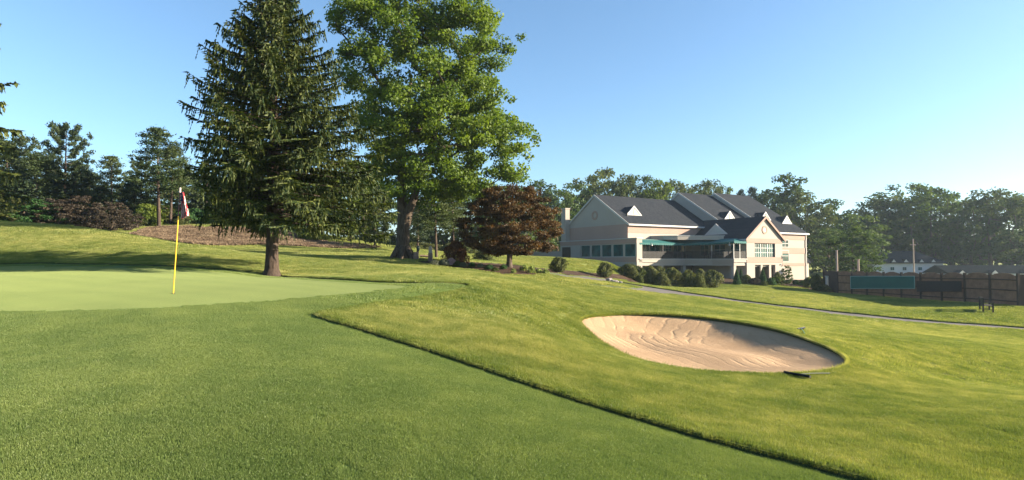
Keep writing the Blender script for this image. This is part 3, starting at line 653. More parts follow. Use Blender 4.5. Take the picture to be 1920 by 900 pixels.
# maple -------------------------------------------------------------------
def bronze_maple():
    d = 36; b = on(955, d); pr = prof_px([(350,935,985),(362,905,1010),(380,882,1030),(400,866,1046),(425,856,1058),(445,858,1058),(460,872,1050),(472,900,1030),(480,925,990)], 955, 500, d)
    cs = profile_points(pr, 250, .4, .95, .45)
    tr = [(0, 0, -.1, -1), (0, 0, .3, 0), (.02, 0, .65, 1), (-.15, 0, 1.0, 2), (-.4, .1, 1.4, 3), (.25, 0, 1.0, 2), (.6, -.1, 1.5, 5), (.05, .1, 1.3, 2), (.0, .2, 2.2, 7)]
    pts, par, rad = skeleton(tr, cs, .012, .5, .16); rad[:9] = [.24, .18, .17, .11, .08, .12, .09, .1, .07]
    V, T = trunk_mesh(pts, par, rad, 7, True); tm = npmesh('trunk', V, T, True)
    c = make_crown(cs, rng.uniform(.32, .62, len(cs)), 190, .095, 1.7, .42, .55, .5)
    cm = npmesh('crown', c[0], c[1], False, {'rnd': c[2]})
    tree_thing('maple_tree', 'wide rounded dark bronze maple with short forked trunk in the mulch bed', 'tree', tm, cm, BARK, L_MAP, b)
bronze_maple()
# shrubs ------------------------------------------------------------------
def shrub_mesh(shape, leaf, n, flat=1.0, aspect=1.5, seed=0, lump=.2):
    """unit shrub: radius 1 in plan, height 1; shape gives plan radius by height"""
    z = rng.uniform(0, 1, n*2)**.85; r = np.array([shape(q) for q in z]); keep = rng.uniform(0, 1, len(z)) < r/1.0+.12; z, r = z[keep][:n], r[keep][:n]; m = len(z)
    ph = rng.uniform(0, 2*np.pi, m); lu = 1+lump*np.sin(ph*3+z*5+seed)+lump*.7*np.sin(ph*7-z*9+seed*2); q = rng.uniform(0, 1, m)**.28
    C = np.c_[np.cos(ph)*r*lu*q, np.sin(ph)*r*lu*q, z*(1+.05*np.sin(ph*4+seed))]
    Nn = np.c_[np.cos(ph), np.sin(ph), z*1.2-.1]; Nn /= np.linalg.norm(Nn, axis=1)[:, None]
    V, T, A = leafcards(C, Nn, leaf, aspect, None, 0, .5); return npmesh('foliage', V, T, False, {'rnd': A})
ball = lambda q: max(.25, math.sqrt(max(0, 1-(1.75*(q-.46))**2*1.05))); dome = lambda q: math.sqrt(max(0, 1-q*q)); cone = lambda q: max(.03, (1-q)**.8*min(1, .72+q*3)); boxy = lambda q: 1 if q < .8 else max(.2, 1-(q-.8)*3)
SH = {'ball': [shrub_mesh(ball, .085, 5500, seed=k, lump=.3) for k in range(3)], 'dome': [shrub_mesh(dome, .085, 4200, seed=k+5) for k in range(2)],
      'cone': [shrub_mesh(cone, .075, 4500, seed=9, lump=.05)], 'boxy': [shrub_mesh(boxy, .12, 1600, seed=3)], 'tuft': [shrub_mesh(dome, .32, 260, seed=4, aspect=3)]}
stem_me = (lambda V_T: npmesh('trunk', V_T[0], V_T[1], True))(frusta([(0, 0, -.05), (0, 0, .1), (0, 0, .1), (0, 0, .1)], [(0, 0, .25), (.3, .1, .6), (-.3, .15, .55), (.05, -.3, .6)], [.07, .04, .04, .04], [.05, .02, .02, .02], 5))
def shrub(px, ybase, ytop, wpx, d, kind, m, label, name='shrub', cat='shrub', group=None, k=0, by=None):
    b = on(px, d); h = ztop(ytop, d)-b.z if ytop else .5; h = max(h, .15); w_ = wpx/F*d/2*.94; h *= .9
    e = empty(name, b, rng.uniform(0, 6)); tag(e, label, cat, group)
    o = link('foliage', SH[kind][k % len(SH[kind])].copy() if m.name not in [x.name for x in SH[kind][k % len(SH[kind])].materials if x] and SH[kind][k % len(SH[kind])].materials else SH[kind][k % len(SH[kind])], m, e)
    o.scale = (w_, w_, h)
    if kind == 'ball': s_ = link('stem', stem_me, BARK, e); s_.scale = (w_, w_, h)
    if o.data.materials[0] != m: o.data.materials[0] = m
    return e
def depth_at(px, py): return float(ground(px, py)[1])
for px, yb, yt, wp, d, kd, m, lab in [
    (1047, 509, 480, 31, 47, 'ball', L_BUSH, 'dark round clipped shrub beside the bronze maple at the end of the mulch bed'),
    (1134, 516, 490, 27, 58, 'ball', L_BUSH, 'small round clipped shrub standing alone between mulch bed and clubhouse corner'),
    (1178, 527, 493, 34, 64, 'ball', L_BUSH, 'tall round shrub at the left end of the row before the clubhouse deck'),
    (1194, 526, 496, 26, 65, 'ball', L_GOLD, 'lighter green round shrub tucked behind the tall one at the left of the row'),
    (1200, 527, 514, 14, 63, 'dome', L_GOLD, 'low bright green shrub at the foot of the leftmost pair'),
    (1218, 526, 496, 33, 66, 'ball', L_BUSH, 'dark round shrub third from the left in the row before the deck'),
    (1241, 527, 508, 32, 65, 'dome', L_BUSH, 'low spreading grey green shrub between dark round shrub and golden shrub'),
    (1260, 526, 499, 40, 69, 'dome', L_GOLD, 'wide golden green shrub sloping down to the right under the deck'),
    (1236, 522, 498, 26, 70, 'ball', L_BUSH, 'shrub half hidden behind the row under the left half of the deck'),
    (1290, 527, 504, 27, 67, 'ball', L_GOLD, 'pale green round shrub under the middle of the deck'),
    (1311, 528, 511, 26, 66, 'dome', L_GOLD, 'low pale shrub beside the round shrub under the middle of the deck'),
    (1313, 524, 502, 28, 72, 'dome', L_BUSH, 'dark shrub behind the pale ones under the deck'),
    (1336, 528, 504, 33, 68, 'ball', L_BUSH, 'dark broad round shrub at the right end of the row before the deck'),
    (1399, 528, 514, 24, 74, 'dome', L_GOLD, 'olive shrub between the cone shrubs near the gabled entrance'),
    (1415, 531, 520, 26, 73, 'dome', L_PUR, 'low reddish shrub left of the single cone shrub'),
    (1446, 531, 519, 18, 73, 'dome', L_CON, 'low dark green shrub right of the single cone shrub'),
    (1432, 533, 526, 15, 72, 'dome', L_GOLD, 'small green cushion shrub in front of the single cone shrub'),
    (1456, 529, 518, 26, 74, 'boxy', L_LIME, 'bright green clipped box hedge below the clubhouse corner'),
    (1457, 520, 508, 16, 77, 'dome', L_BUSH, 'small olive shrub behind the bright clipped hedge'),
    (1492, 533, 524, 14, 76, 'dome', L_CON, 'low blue green shrub below the clubhouse right wing'),
    (1505, 534, 525, 18, 75, 'dome', L_CON, 'low green shrub near the clubhouse right corner'),
    (1530, 540, 512, 22, 70, 'ball', L_GOLD, 'yellow green shrub with reddish tips between clubhouse corner and fence'),
    (1515, 536, 518, 20, 73, 'dome', L_BUSH, 'dark shrub left of the yellow green one by the fence'),
    (1545, 545, 532, 26, 68, 'dome', L_BUSH, 'dark low shrub at the foot of the fence corner')]:
    shrub(px, yb, yt, wp, d, kd, m, lab, k=px)
for px, yt, wp, d, lab in [(1381, 501, 18, 72, 'left cone shaped dwarf conifer of the pair beside the deck corner post'), (1389, 501, 13, 75, 'slimmer cone shaped conifer tucked behind its twin at the deck corner'), (1430, 499, 19, 73, 'single cone shaped dwarf conifer before the open porch under the gable')]:
    shrub(px, 527, yt, wp, d, 'cone', L_CON, lab, 'cone_conifer', 'conifer')
shrub(855, 492, 448, 50, 36.5, 'dome', L_RED, 'reddish brown laceleaf maple mound left of the bronze maple', 'laceleaf_maple')
# plants in the mulch bed
for i, (px, py, wp, hp, m, lab) in enumerate([
    (815, 496, 22, 8, L_GREY, 'silver grey low plant at the left tip of the mulch bed'), (832, 497, 22, 11, L_GREY, 'grey green bushy plant left of the red laceleaf mound'), (846, 497, 18, 13, L_FLOW, 'pale pink flowering clump in front of the red laceleaf mound'),
    (858, 499, 16, 10, L_GOLD, 'yellow green clump before the red laceleaf mound'), (868, 500, 16, 8, L_GREY, 'grey clump right of the pink flowers'), (885, 500, 14, 8, L_CON, 'dark green low clump right of the red mound'),
    (901, 501, 14, 7, L_GREY, 'small pale clump between red mound and maple'), (917, 505, 18, 9, L_CON, 'green leafy clump left of the maple trunk'), (928, 508, 14, 7, L_GOLD, 'low yellow green clump nearest the maple trunk on the left'),
    (944, 504, 14, 8, L_CON, 'green clump directly left of the maple trunk'), (963, 511, 10, 7, L_HOS, 'small pale hosta right of the maple trunk'), (984, 507, 18, 10, L_HOS, 'large pale yellow hosta right of the maple'),
    (996, 511, 14, 12, L_HOS, 'bright hosta at the front of the hosta group'), (1010, 511, 14, 7, L_HOS, 'pale hosta second from the right of the bed'), (1023, 513, 13, 8, L_HOS, 'rightmost pale hosta in the mulch bed')]):
    g = ground(px, py); d = float(g[1]); b = on(px, d); w_ = wp/F*d/2; h = hp/F*d
    e = empty('bed_plant', b, i); tag(e, lab, 'plant'); me = SH['tuft'][0].copy() if m in (L_HOS,) else SH['dome'][i % 2].copy(); me.materials.clear(); me.materials.append(m)
    o = link('foliage', me, None, e); o.scale = (w_, w_, h)
# trees of the background ----------------------------------------------------
def decid_variant(H, W, trunk, ncl, per, leaf, seed, flat=.65, gap=.6, rcl=1.0):
    rows = []
    for k in range(9):
        t = k/8; z = trunk+(H-trunk)*t; r = W/2*math.sin(math.pi*min(.97, .12+.80*t**.85))**.75*(1+.13*math.sin(seed*3+k*1.7)); r2 = W/2*math.sin(math.pi*min(.97, .12+.80*t**.85))**.75*(1+.13*math.sin(seed*5+k*2.1)); rows.append((z, -r, r2))
    cs = profile_points(rows, ncl, .45, .95, gap)
    tr = [(0, 0, -.5, -1), (0, 0, trunk*.5, 0), (.1, 0, trunk, 1), (.2, .1, trunk+(H-trunk)*.3, 2), (.1, .2, trunk+(H-trunk)*.6, 3)]
    pts, par, rad = skeleton(tr, cs, H*.0018, .5, .12); rad[:5] = np.array([.028, .021, .018, .012, .007])*H
    V, T = trunk_mesh(pts, par, rad, 5, True); tm = npmesh('trunk', V, T, True)
    c = make_crown(cs, rng.uniform(.07, .115, ncl)*W*rcl, per, leaf, 1.4, .7, .5, .2); cm = npmesh('crown', c[0], c[1], False, {'rnd': c[2]})
    return tm, cm
def pine_variant(H, W, z0, nb, up, per, nl=.34, seed=0, lean=0.0, tight=1.0):
    """upsweeping or level branches carrying tufts of long needles"""
    P0, P1, R0, R1 = [], [], [], []; zs = np.linspace(0, H, 12)
    for a, c in zip(zs[:-1], zs[1:]): P0.append((lean*a*.02, 0, a-.3*(a == 0))); P1.append((lean*c*.02, 0, c)); R0.append(H*.016*(1-a/H)+.02); R1.append(H*.016*(1-c/H)+.02)
    C, D = [], []
    for i in range(nb):
        t = (i+.5)/nb; h = z0+(H-z0)*t; ph = i*2.4+rng.normal()*.3; L = W/2*(math.sin(math.pi*min(1, .22+.78*t*.98))**.6)*rng.uniform(.55, 1.15)*(1-.35*t)
        ca, sa = math.cos(ph), math.sin(ph); m = 6; prev = np.array([lean*h*.02, 0, h]); 
        for k in range(1, m+1):
            q = k/m; p = np.array([lean*h*.02+ca*L*q, sa*L*q, h+L*(up*q*q*1.0-.08*q)]); P0.append(prev); P1.append(p); r = H*.004*(1-q*.8); R0.append(r); R1.append(r*.8)
            if q > .25:
                for u in range(3): C.append(p+rng.normal(size=3)*[.08*L*tight, .08*L*tight, .12]); D.append((p-prev)/np.linalg.norm(p-prev)+np.array([0, 0, .5]))
            prev = p
    C, D = np.array(C), np.array(D); n = len(C); Cc = np.repeat(C, per, 0)+rng.normal(size=(n*per, 3))*[nl*.85*tight, nl*.85*tight, nl*.4]; Dd = np.repeat(D, per, 0)+rng.normal(size=(n*per, 3))*.75; Dd /= np.linalg.norm(Dd, axis=1)[:, None]
    a = rng.normal(size=Dd.shape); a -= (a*Dd).sum(1)[:, None]*Dd; a /= np.linalg.norm(a, axis=1)[:, None]; w_ = a*nl*.17; L_ = Dd*nl*rng.uniform(.7, 1.3, len(Dd))[:, None]
    V = np.stack([Cc-L_*.4, Cc+w_, Cc+L_*.6, Cc-w_], 1).reshape(-1, 3); tone = np.clip(np.repeat(rng.uniform(0, 1, n), per)*.4+rng.uniform(0, .6, n*per), 0, 1)
    tv, tt = frusta(P0, P1, R0, R1, 5); return npmesh('trunk', tv, tt, True), npmesh('crown', V, np.arange(len(V)).reshape(-1, 4), False, {'rnd': np.repeat(tone, 4)})
VAR = {'d': [decid_variant(20, 13+k, 2.5+k*.4, 95, 64, .48, k, gap=.6+.1*k, rcl=1.0) for k in range(5)],
       's': [decid_variant(12, 8, 1.2, 110, 90, .26, 8, gap=.5)],
       'p': [pine_variant(14, 8.5, 3.5, 40, .30, 12, .42, 1), pine_variant(14, 9, 5, 34, .12, 12, .42, 2, 1.5), pine_variant(14, 9.5, 2.5, 34, .85, 22, .36, 3, 0, .45)],
       'c': [spruce_mesh(10, gen(6.5, 10.3, .55), .3, 90, .34, .55, .17, .14, .6)],
       'b': [shrub_mesh(dome, .075, 7500, seed=k+20, lump=.28) for k in range(3)]}
USED = {}
def variant(kind, k, m, tm_):
    """mesh data of a kind in one leaf material, shared by all copies that use it"""
    key = (kind, k, m.name)
    if key not in USED:
        v = VAR[kind][k % len(VAR[kind])]
        if kind == 'b': c = v.copy(); c.materials.clear(); c.materials.append(m); USED[key] = (None, c)
        else:
            c = v[1].copy(); c.materials.clear(); c.materials.append(m); t_ = v[0].copy(); t_.materials.clear(); t_.materials.append(tm_); USED[key] = (t_, c)
    return USED[key]
HT = {'d': 20.5, 's': 12.3, 'p': 14.6, 'c': 10, 'b': 1.0}; WD = {'d': 14, 's': 8, 'p': 8, 'c': 6.5, 'b': 2.0}
def bg(kind, k, px, ytop, d, wpx, m, label, name='tree', cat='tree', group=None, bark=None, sink=0.0):
    b = on(px, d); b.z -= sink; h = ztop(ytop, d)-b.z; t_, c = variant(kind, k, m, bark or BARK)
    sz = h/HT[kind]; sx = (wpx/F*d)/WD[kind]; e = empty(name, b, (px*1.7+k) % 6.28); e.scale = (sx, sx, sz); tag(e, label, cat, group)
    if t_ is not None: link('trunk', t_, None, e)
    link('crown' if t_ else 'foliage', c, None, e); return e
# left wood
for kind, k, px, yt, d, w_, m, lab in [
    ('p', 0, 8, 262, 62, 120, L_PINE, 'broad yellow green pine at the far left edge of the wood'),
    ('p', 1, 62, 285, 60, 110, L_PINE, 'rounded pine between the left edge pine and the dark plume pine'),
    ('p', 2, 118, 231, 63, 125, L_PINEB, 'dark pine with upswept plume like branches rising above the left wood'),
    ('p', 0, 165, 320, 66, 80, L_PINEB, 'dark pine directly right of the plume pine'),
    ('p', 1, 208, 288, 64, 85, L_PINE, 'thin see through pine between the two tall pines on the left'),
    ('p', 0, 250, 330, 62, 70, L_PINEB, 'short dense pine left of the tall two trunk pine'),
    ('p', 1, 297, 234, 60, 125, L_PINE, 'tall pine with bare lower trunk behind the flagstick'),
    ('p', 1, 318, 268, 62, 95, L_PINE, 'second trunk pine leaning right beside the tall pine behind the flagstick'),
    ('c', 0, 385, 300, 70, 95, L_PINEB, 'dark conifer behind the left branches of the big spruce'),
    ('p', 0, 440, 280, 75, 110, L_PINEB, 'dark pine seen through the big spruce left of its trunk'),
    ('c', 0, 42, 338, 57, 105, L_PINEB, 'dense dark juniper at the foot of the left wood'),
    ('p', 2, 30, 255, 72, 110, L_PINEB, 'dark pine behind the left edge pines'), ('p', 0, 88, 300, 66, 95, L_PINE, 'olive pine left of the plume pine trunk'),
    ('p', 0, 140, 300, 75, 110, L_PINEB, 'dark pine behind the right side of the plume pine'), ('p', 2, 262, 300, 74, 85, L_PINE, 'slim pine behind and left of the tall pine'),
    ('p', 0, 345, 315, 76, 100, L_PINE, 'olive pine between flagstick and big spruce'), ('c', 0, 185, 350, 60, 70, L_PINEB, 'dark conifer above the purple bushes'),
    ('c', 0, 118, 330, 62, 90, L_PINEB, 'dark conifer filling the foot of the plume pine'), ('c', 0, 240, 345, 62, 70, L_PINE, 'olive conifer above the grey brown bushy tree'),
    ('d', 1, -60, 240, 75, 190, L_DEC, 'dark broadleaf tree filling the left edge of the wood'),
    ('d', 2, 90, 330, 85, 170, L_DEC, 'dark broadleaf tree behind the plume pine'),
    ('d', 0, 190, 345, 85, 150, L_DEC, 'green broadleaf tree deep in the wood behind the thin pine'),
    ('d', 3, 345, 330, 85, 170, L_DEC, 'green broadleaf tree behind the flag and the straw bank'),
    ('d', 4, 470, 330, 90, 190, L_DEC, 'green broadleaf tree behind the trunk of the big spruce')]:
    bg(kind, k, px, yt, d, w_, m, lab, {'p': 'pine_tree', 'c': 'conifer', 'd': 'broadleaf_tree'}[kind], 'tree', None, PINEBARK if kind in 'pc' else BARK)
for k, px, yt, d, w_, m, lab in [
    (0, -30, 350, 52, 120, L_BUSH, 'dark bush cut by the left edge below the pines'),
    (0, 60, 372, 54, 90, L_CON, 'green bush at the foot of the juniper'), (1, 105, 372, 55, 70, L_PUR, 'purple brown bush left of the plume pine trunk'), (2, 150, 366, 56, 78, L_PUR, 'large grey purple bush under the dark pines'),
    (0, 182, 395, 54, 55, L_PUR, 'low purple bush right of the large grey purple one'), (1, 212, 378, 56, 64, L_PUR, 'grey brown bushy tree at the wood edge left of the straw bank'), (2, 238, 392, 58, 50, L_PUR, 'brown bush at the left tip of the straw bank'),
    (0, 272, 384, 61, 60, L_LIME, 'sunlit green bush behind the straw bank left of the flagstick'), (1, 250, 400, 60, 50, L_BUSH, 'dark bush behind the left part of the straw bank'), (2, 315, 398, 64, 56, L_BUSH, 'dark green bush behind the flagstick'),
    (0, 365, 392, 64, 60, L_CON, 'green bush behind the straw bank right of the flagstick'), (1, 405, 402, 64, 50, L_LIME, 'yellow green bush above the straw bank under the spruce'), (2, 450, 398, 66, 66, L_BUSH, 'dark bush behind the spruce skirt'),
    (0, 500, 402, 66, 60, L_CON, 'green bush directly behind the spruce trunk'), (1, 545, 415, 64, 56, L_LIME, 'yellow green bush right of the spruce trunk'), (2, 582, 428, 60, 46, L_LIME, 'bright yellow shrub at the end of the straw bank'),
    (1, 345, 408, 62, 40, L_BUSH, 'small dark bush just right of the flagstick on the bank')]:
    if d < 60: bg('s', k, px, yt, d, w_*1.15, m, lab, 'bush', 'bush', None, None, .8)
    else: bg('b', k, px, yt, d, w_, m, lab, 'bush', 'bush', None, None, .1)
# behind the oak
for kind, k, px, yt, d, w_, m, lab in [
    ('s', 0, 600, 330, 66, 110, L_LIME, 'yellow green tree behind the right skirt of the spruce'), ('s', 0, 655, 300, 64, 120, L_LIME, 'sunlit weeping tree between spruce and big broadleaf tree'),
    ('s', 0, 703, 345, 60, 80, L_DEC2, 'pale leaved round tree just left of the big trunk'), ('d', 0, 560, 300, 95, 170, L_DEC, 'tall dark tree behind the spruce on its right side'),
    ('d', 1, 660, 300, 100, 180, L_DEC, 'dark tree far behind the gap between spruce and big tree'), ('d', 2, 755, 320, 105, 170, L_DEC, 'dark tree far behind the thick trunk'),
    ('p', 1, 818, 330, 46, 100, L_PINE, 'pine with bare straight trunk right of the thick forked trunk'), ('p', 1, 851, 345, 52, 80, L_PINE, 'slimmer pine with pale trunk behind the red mound'),
    ('p', 0, 783, 370, 58, 80, L_PINEB, 'dark low pine seen right behind the thick trunk'), ('d', 3, 850, 335, 110, 190, L_DEC, 'dark tree filling the gap behind the slim pine'),
    ('d', 4, 930, 345, 105, 150, L_DEC, 'green tree behind the left half of the bronze maple'), ('d', 0, 985, 350, 110, 130, L_DEC, 'green tree behind the right half of the bronze maple')]:
    bg(kind, k, px, yt, d, w_, m, lab, {'p': 'pine_tree', 's': 'garden_tree', 'd': 'broadleaf_tree'}[kind], 'tree', None, PINEBARK if kind == 'p' else BARK)
for k, px, yt, d, w_, m, lab in [(0, 905, 472, 55, 34, L_BUSH, 'low green bush behind the mulch bed left of the maple'), (1, 730, 462, 70, 60, L_BUSH, 'dark bush far left of the thick trunk base'), (2, 640, 448, 66, 46, L_BUSH, 'dark bush under the weeping tree'),
    (0, 780, 455, 85, 90, L_BUSH, 'dark hedge like bush far behind the wooden posts'), (1, 860, 455, 88, 100, L_BUSH, 'dark hedge like bush far behind the slim pine'), (2, 940, 458, 88, 90, L_BUSH, 'dark bush far behind the bronze maple')]:
    bg('b', k, px, yt, d, w_, m, lab, 'bush', 'bush', None, None, .1)
# belt behind the clubhouse and to the right edge
belt = [(1012,343,130,110,L_DEC),(1045,350,125,90,L_DEC),(1078,346,135,100,L_DEC),(1110,322,140,105,L_DEC2),(1140,318,150,110,L_DEC2),(1172,332,135,95,L_DEC2),(1205,330,140,90,L_DEC),(1235,340,135,90,L_LIME),(1265,344,140,90,L_DEC2),(1292,350,150,80,L_DEC),
        (1335,342,150,75,L_DEC2),(1362,352,160,70,L_DEC),(1440,365,150,100,L_DEC),(1478,331,145,120,L_DEC),(1512,352,135,95,L_DEC2),(1558,376,140,95,L_DEC),(1600,398,125,100,L_DEC),(1640,378,150,110,L_DEC),(1668,362,145,110,L_DEC2),(1704,346,150,120,L_DEC),
        (1745,352,140,115,L_DEC),(1785,364,145,110,L_DEC),(1822,376,135,100,L_DEC),(1858,360,130,115,L_DEC2),(1896,366,150,110,L_DEC),(1935,372,130,120,L_DEC),(1990,380,140,140,L_DEC),(2060,375,150,150,L_DEC)]
ordn = ['first','second','third','fourth','fifth','sixth','seventh','eighth','ninth','tenth']
for i, (px, yt, d, w_, m) in enumerate(belt):
    if i < 10: lab = f'{ordn[i]} tree from the left in the green belt behind the left clubhouse roof'
    elif i < 12: lab = ['airy', 'lower'][i-10]+' tree peeping over the clubhouse main ridge'
    elif i < 15: lab = ['tree behind the right end of the clubhouse ridge', 'tallest tree right behind the clubhouse right wing', 'pale tree just right of the clubhouse right wing'][i-12]
    elif i < 25: lab = f'{ordn[i-15]} hazy tree from the clubhouse in the belt behind the fence'
    else: lab = ['hazy tree cut by the right edge of the picture', 'hazy tree just beyond the right edge', 'last hazy tree beyond the right edge'][i-25]
    bg('d', i*2+i//3, px, yt-4, d, w_*1.12, m, lab, 'broadleaf_tree', 'tree', 'tree belt behind clubhouse and fence')
for i, (px, yt, lab) in enumerate([(1390, 352, 'left of two small dark pines above the clubhouse ridge'), (1413, 346, 'right of two small dark pines above the clubhouse ridge')]):
    bg('p', i, px, yt, 150, 46, L_PINEB, lab, 'pine_tree', 'tree', None, PINEBARK)
bg('s', 0, 1600, 425, 88, 105, L_DEC, 'dark round tree right behind the left end of the fence', 'broadleaf_tree')
bg('s', 0, 1475, 497, 74, 24, L_DEC, 'small round ornamental tree against the clubhouse right wing wall', 'ornamental_tree')
bg('d', 3, 1555, 430, 115, 90, L_DEC, 'dark tree between clubhouse corner and fence end', 'broadleaf_tree')
# under-storey filling the foot of the belt: nobody could count it
def understorey(name, label, spans, m):
    parts = []
    for px0, px1, yt, d, n in spans:
        px = rng.uniform(px0, px1, n); dd = d+rng.uniform(-9, 9, n); x = (px-960)/F*dd; zb = height(x, dd); zt = ztop(yt, 1)*dd
        z = zb+(zt-zb)*rng.uniform(0, 1, n)**.8*(1+.25*np.sin(px*.11+dd*.3)+.15*np.sin(px*.37)); C = np.c_[x, dd, z]; Nn = np.tile([0, -.6, .6], (n, 1))+rng.normal(size=(n, 3))*.4
        parts.append(leafcards(C, Nn, .8, 1.4, None, .2, .4))
    V, T, A = join(parts); o = link(name, npmesh(name, V, T, False, {'rnd': A}), m); tag(o, label, 'undergrowth', None, 'stuff')
understorey('undergrowth', 'dark undergrowth filling the foot of the tree belt', [(990, 1500, 440, 150, 9000), (1500, 2150, 432, 158, 15000), (520, 1000, 448, 118, 6500), (-350, 560, 385, 92, 8000)], L_DEC)
# ---------------------------------------------------------------- clubhouse
def stucco(name, col, var=.05):
    def b(t):
        n = N(t); p = n.pos(); f = n.math('ADD', n.math('MULTIPLY', n.noise(.35, 4, .6, p), .6), n.math('MULTIPLY', n.noise(6, 4, .7, p), .4))
        c = n.ramp(f, [(.3, tuple(x*(1-var*2) for x in col)), (.7, tuple(x*(1+var) for x in col))])
        n.out(n.pbr(c, .9, n.bump(n.noise(30, 3, .6, p), .25, .01), .2))
    return mat(name, b)
def shingle(name, a, b_):
    def b(t):
        n = N(t); g = n('ShaderNodeTexCoord').outputs['Object']
        br = n('ShaderNodeTexBrick', ins={'Vector': n('ShaderNodeCombineXYZ', ins={0: n('ShaderNodeSeparateXYZ', ins={0: g}).outputs[0], 1: n('ShaderNodeSeparateXYZ', ins={0: g}).outputs[2]}).outputs[0], 'Scale': 2.2, 'Color1': (*a, 1), 'Color2': (*b_, 1), 'Mortar': (*[x*.6 for x in a], 1), 'Mortar Size': .02, 'Brick Width': .4, 'Row Height': .25})
        c = n.mix(.35, br.outputs[0], n.ramp(n.noise(.8, 4, .6, n.pos()), [(.3, a), (.7, b_)]))
        n.out(n.pbr(c, 1.0, n.bump(n.noise(12, 4, .7, n.pos()), .35, .02), .03))
    return mat(name, b)
M_STUC = stucco('pale_stucco', (.335, .30, .26)); M_PINK = stucco('pink_stucco_band', (.32, .22, .18)); M_WHITE = simple('white_trim', (.40, .39, .37), .5, .04)
M_LIMEW = simple('greenish_white_louvre', (.36, .38, .35), .6, .05, 6); M_ROOF = shingle('charcoal_shingles', (.019, .024, .031), (.042, .044, .050))
def glassm(t):
    n = N(t); c = n.ramp(n.noise(.9, 3, .6, n.pos()), [(.35, (.008, .03, .032)), (.65, (.02, .10, .10))])
    n.out(n.pbr(c, .10, n.bump(n.noise(1.2, 2, .5, n.pos()), .04, .02), .12))
M_GLASS = mat('window_glass', glassm); M_TEAL = simple('teal_awning_fabric', (.010, .095, .09), .75, .15, 3); M_BLACK = simple('black_metal', (.02, .018, .018), .5, .1)
M_DARK = simple('brown_wall_painted_shade', (.10, .078, .068), .9, .1); M_MAROON = simple('dark_maroon_metal', (.07, .025, .028), .6, .2, 5); M_BEIGE = simple('beige_canvas', (.55, .42, .24), .9, .1)
M_DOOR = simple('brown_red_door', (.17, .075, .05), .5, .1)
HO = Vector((32.8, 82, -3.15)); club = empty('clubhouse', HO, math.atan2(.514, .857))
tag(club, 'large pale stucco clubhouse with stepped dark gable roofs, chimney and covered deck', 'clubhouse')
Z = lambda z: z+3.15
def hb(name, m, boxes, parent=None):
    b = MB()
    for (a, c) in boxes: b.box((a[0], a[1], Z(a[2])), (c[0], c[1], Z(c[2])))
    return b.build(name, m, parent or club)
def wing(s0, s1, t0, t1, ze, zr, axis='s', bands=(), over=.35, rthick=.16, zb=-3.6, gable_trim=True):
    """gabled block with its ridge along s; walls, roof of two slabs, trims"""
    tm_ = (t0+t1)/2; b = MB(); prof = [(s0, t0, Z(zb)), (s0, t1, Z(zb)), (s0, t1, Z(ze)), (s0, tm_, Z(zr)-.02), (s0, t0, Z(ze))]
    b.prism(prof, (s1-s0, 0, 0)); wl = b.build('wall', M_STUC, club)
    sl = (zr-ze)/(tm_-t0); r = MB(); e = over
    for sg, tt in ((-1, t0), (1, t1)):
        te = tt+sg*e; zz = ze-e*sl
        r.prism([(s0-.12, te, Z(zz)), (s0-.12, tm_, Z(zr)+.003*sg), (s0-.12, tm_, Z(zr)+rthick+.003*sg), (s0-.12, te, Z(zz)+rthick)], (s1-s0+.24, 0, 0))
    rf = r.build('roof', M_ROOF, club); f = MB()
    f.box((s0-.2, t0-e-.13, Z(ze-e*sl)-.10), (s1+.2, t0-e-.002, Z(ze-e*sl)+.13)); f.build('gutter', M_WHITE, club)
    for sg, tt in ((-1, t0), (1, t1)):
        te = tt+sg*(e+.02); zz = ze-(e+.02)*sl; g = MB()
        g.prism([(s0-.19, te, Z(zz)-.12), (s0-.19, tm_, Z(zr)-.12), (s0-.19, tm_, Z(zr)+rthick+.02), (s0-.19, te, Z(zz)+rthick+.02)], (.066, 0, 0)); g.build('rake_trim', M_WHITE, club)
    return wl, rf
W1 = (-13, 4.2, 9.9, 24.7, 5.3, 9.95); W2 = (4.2, 12, 6.2, 26.4, 4.9, 11.2); W3 = (12, 21, 4.5, 26.3, 4.5, 11.5)
wing(*W1); wing(*W2); wing(*W3)
# pink bands, a little proud of the walls
hb('band', M_PINK, [((-13.04, 9.86, 3.0), (-13.005, 24.74, 5.2)), ((-13.04, 9.86, 3.95), (4.15, 9.895, 5.1))]); hb('band', M_PINK, [((8.1, 4.44, 3.3), (21.04, 4.495, 4.3)), ((8.1, 4.44, 1.1), (21.04, 4.495, 2.0))])
hb('band', M_PINK, [((8.1, 4.44, -.9), (21.04, 4.495, -.45))])
# front gabled wing: ridge runs back along t
FE, FP, FW = 3.15, 6.15, 8.0
b = MB()
for (a, c) in [((0, .0, -3.6), (1.75, .35, FE)), ((6.35, .0, -3.6), (8, .35, FE)), ((1.75, .0, -.65), (6.35, .35, .35)), ((1.75, .0, 2.45), (6.35, .35, FE)), ((0, .35, -3.6), (.35, 9.9, FE)), ((7.65, .35, -3.6), (8, 6.2, FE)), ((.35, 5.2, -3.6), (7.65, 5.5, -.65)), ((.35, .35, -.9), (7.65, 9.9, -.65))]: b.box((a[0], a[1], Z(a[2])), (c[0], c[1], Z(c[2])))
b.prism([(0, 0, Z(FE)), (8, 0, Z(FE)), (4, 0, Z(FP)-.02)], (0, .35, 0)); b.build('wall', M_STUC, club)
sl = (FP-FE)/4; r = MB()
for sg, s_ in ((-1, 0), (1, 8)):
    se = s_+sg*.4; zz = FE-.4*sl; r.prism([(se, -.25, Z(zz)), (4, -.25, Z(FP)+.004*sg), (4, -.25, Z(FP)+.16+.004*sg), (se, -.25, Z(zz)+.16)], (0, 11.5, 0))
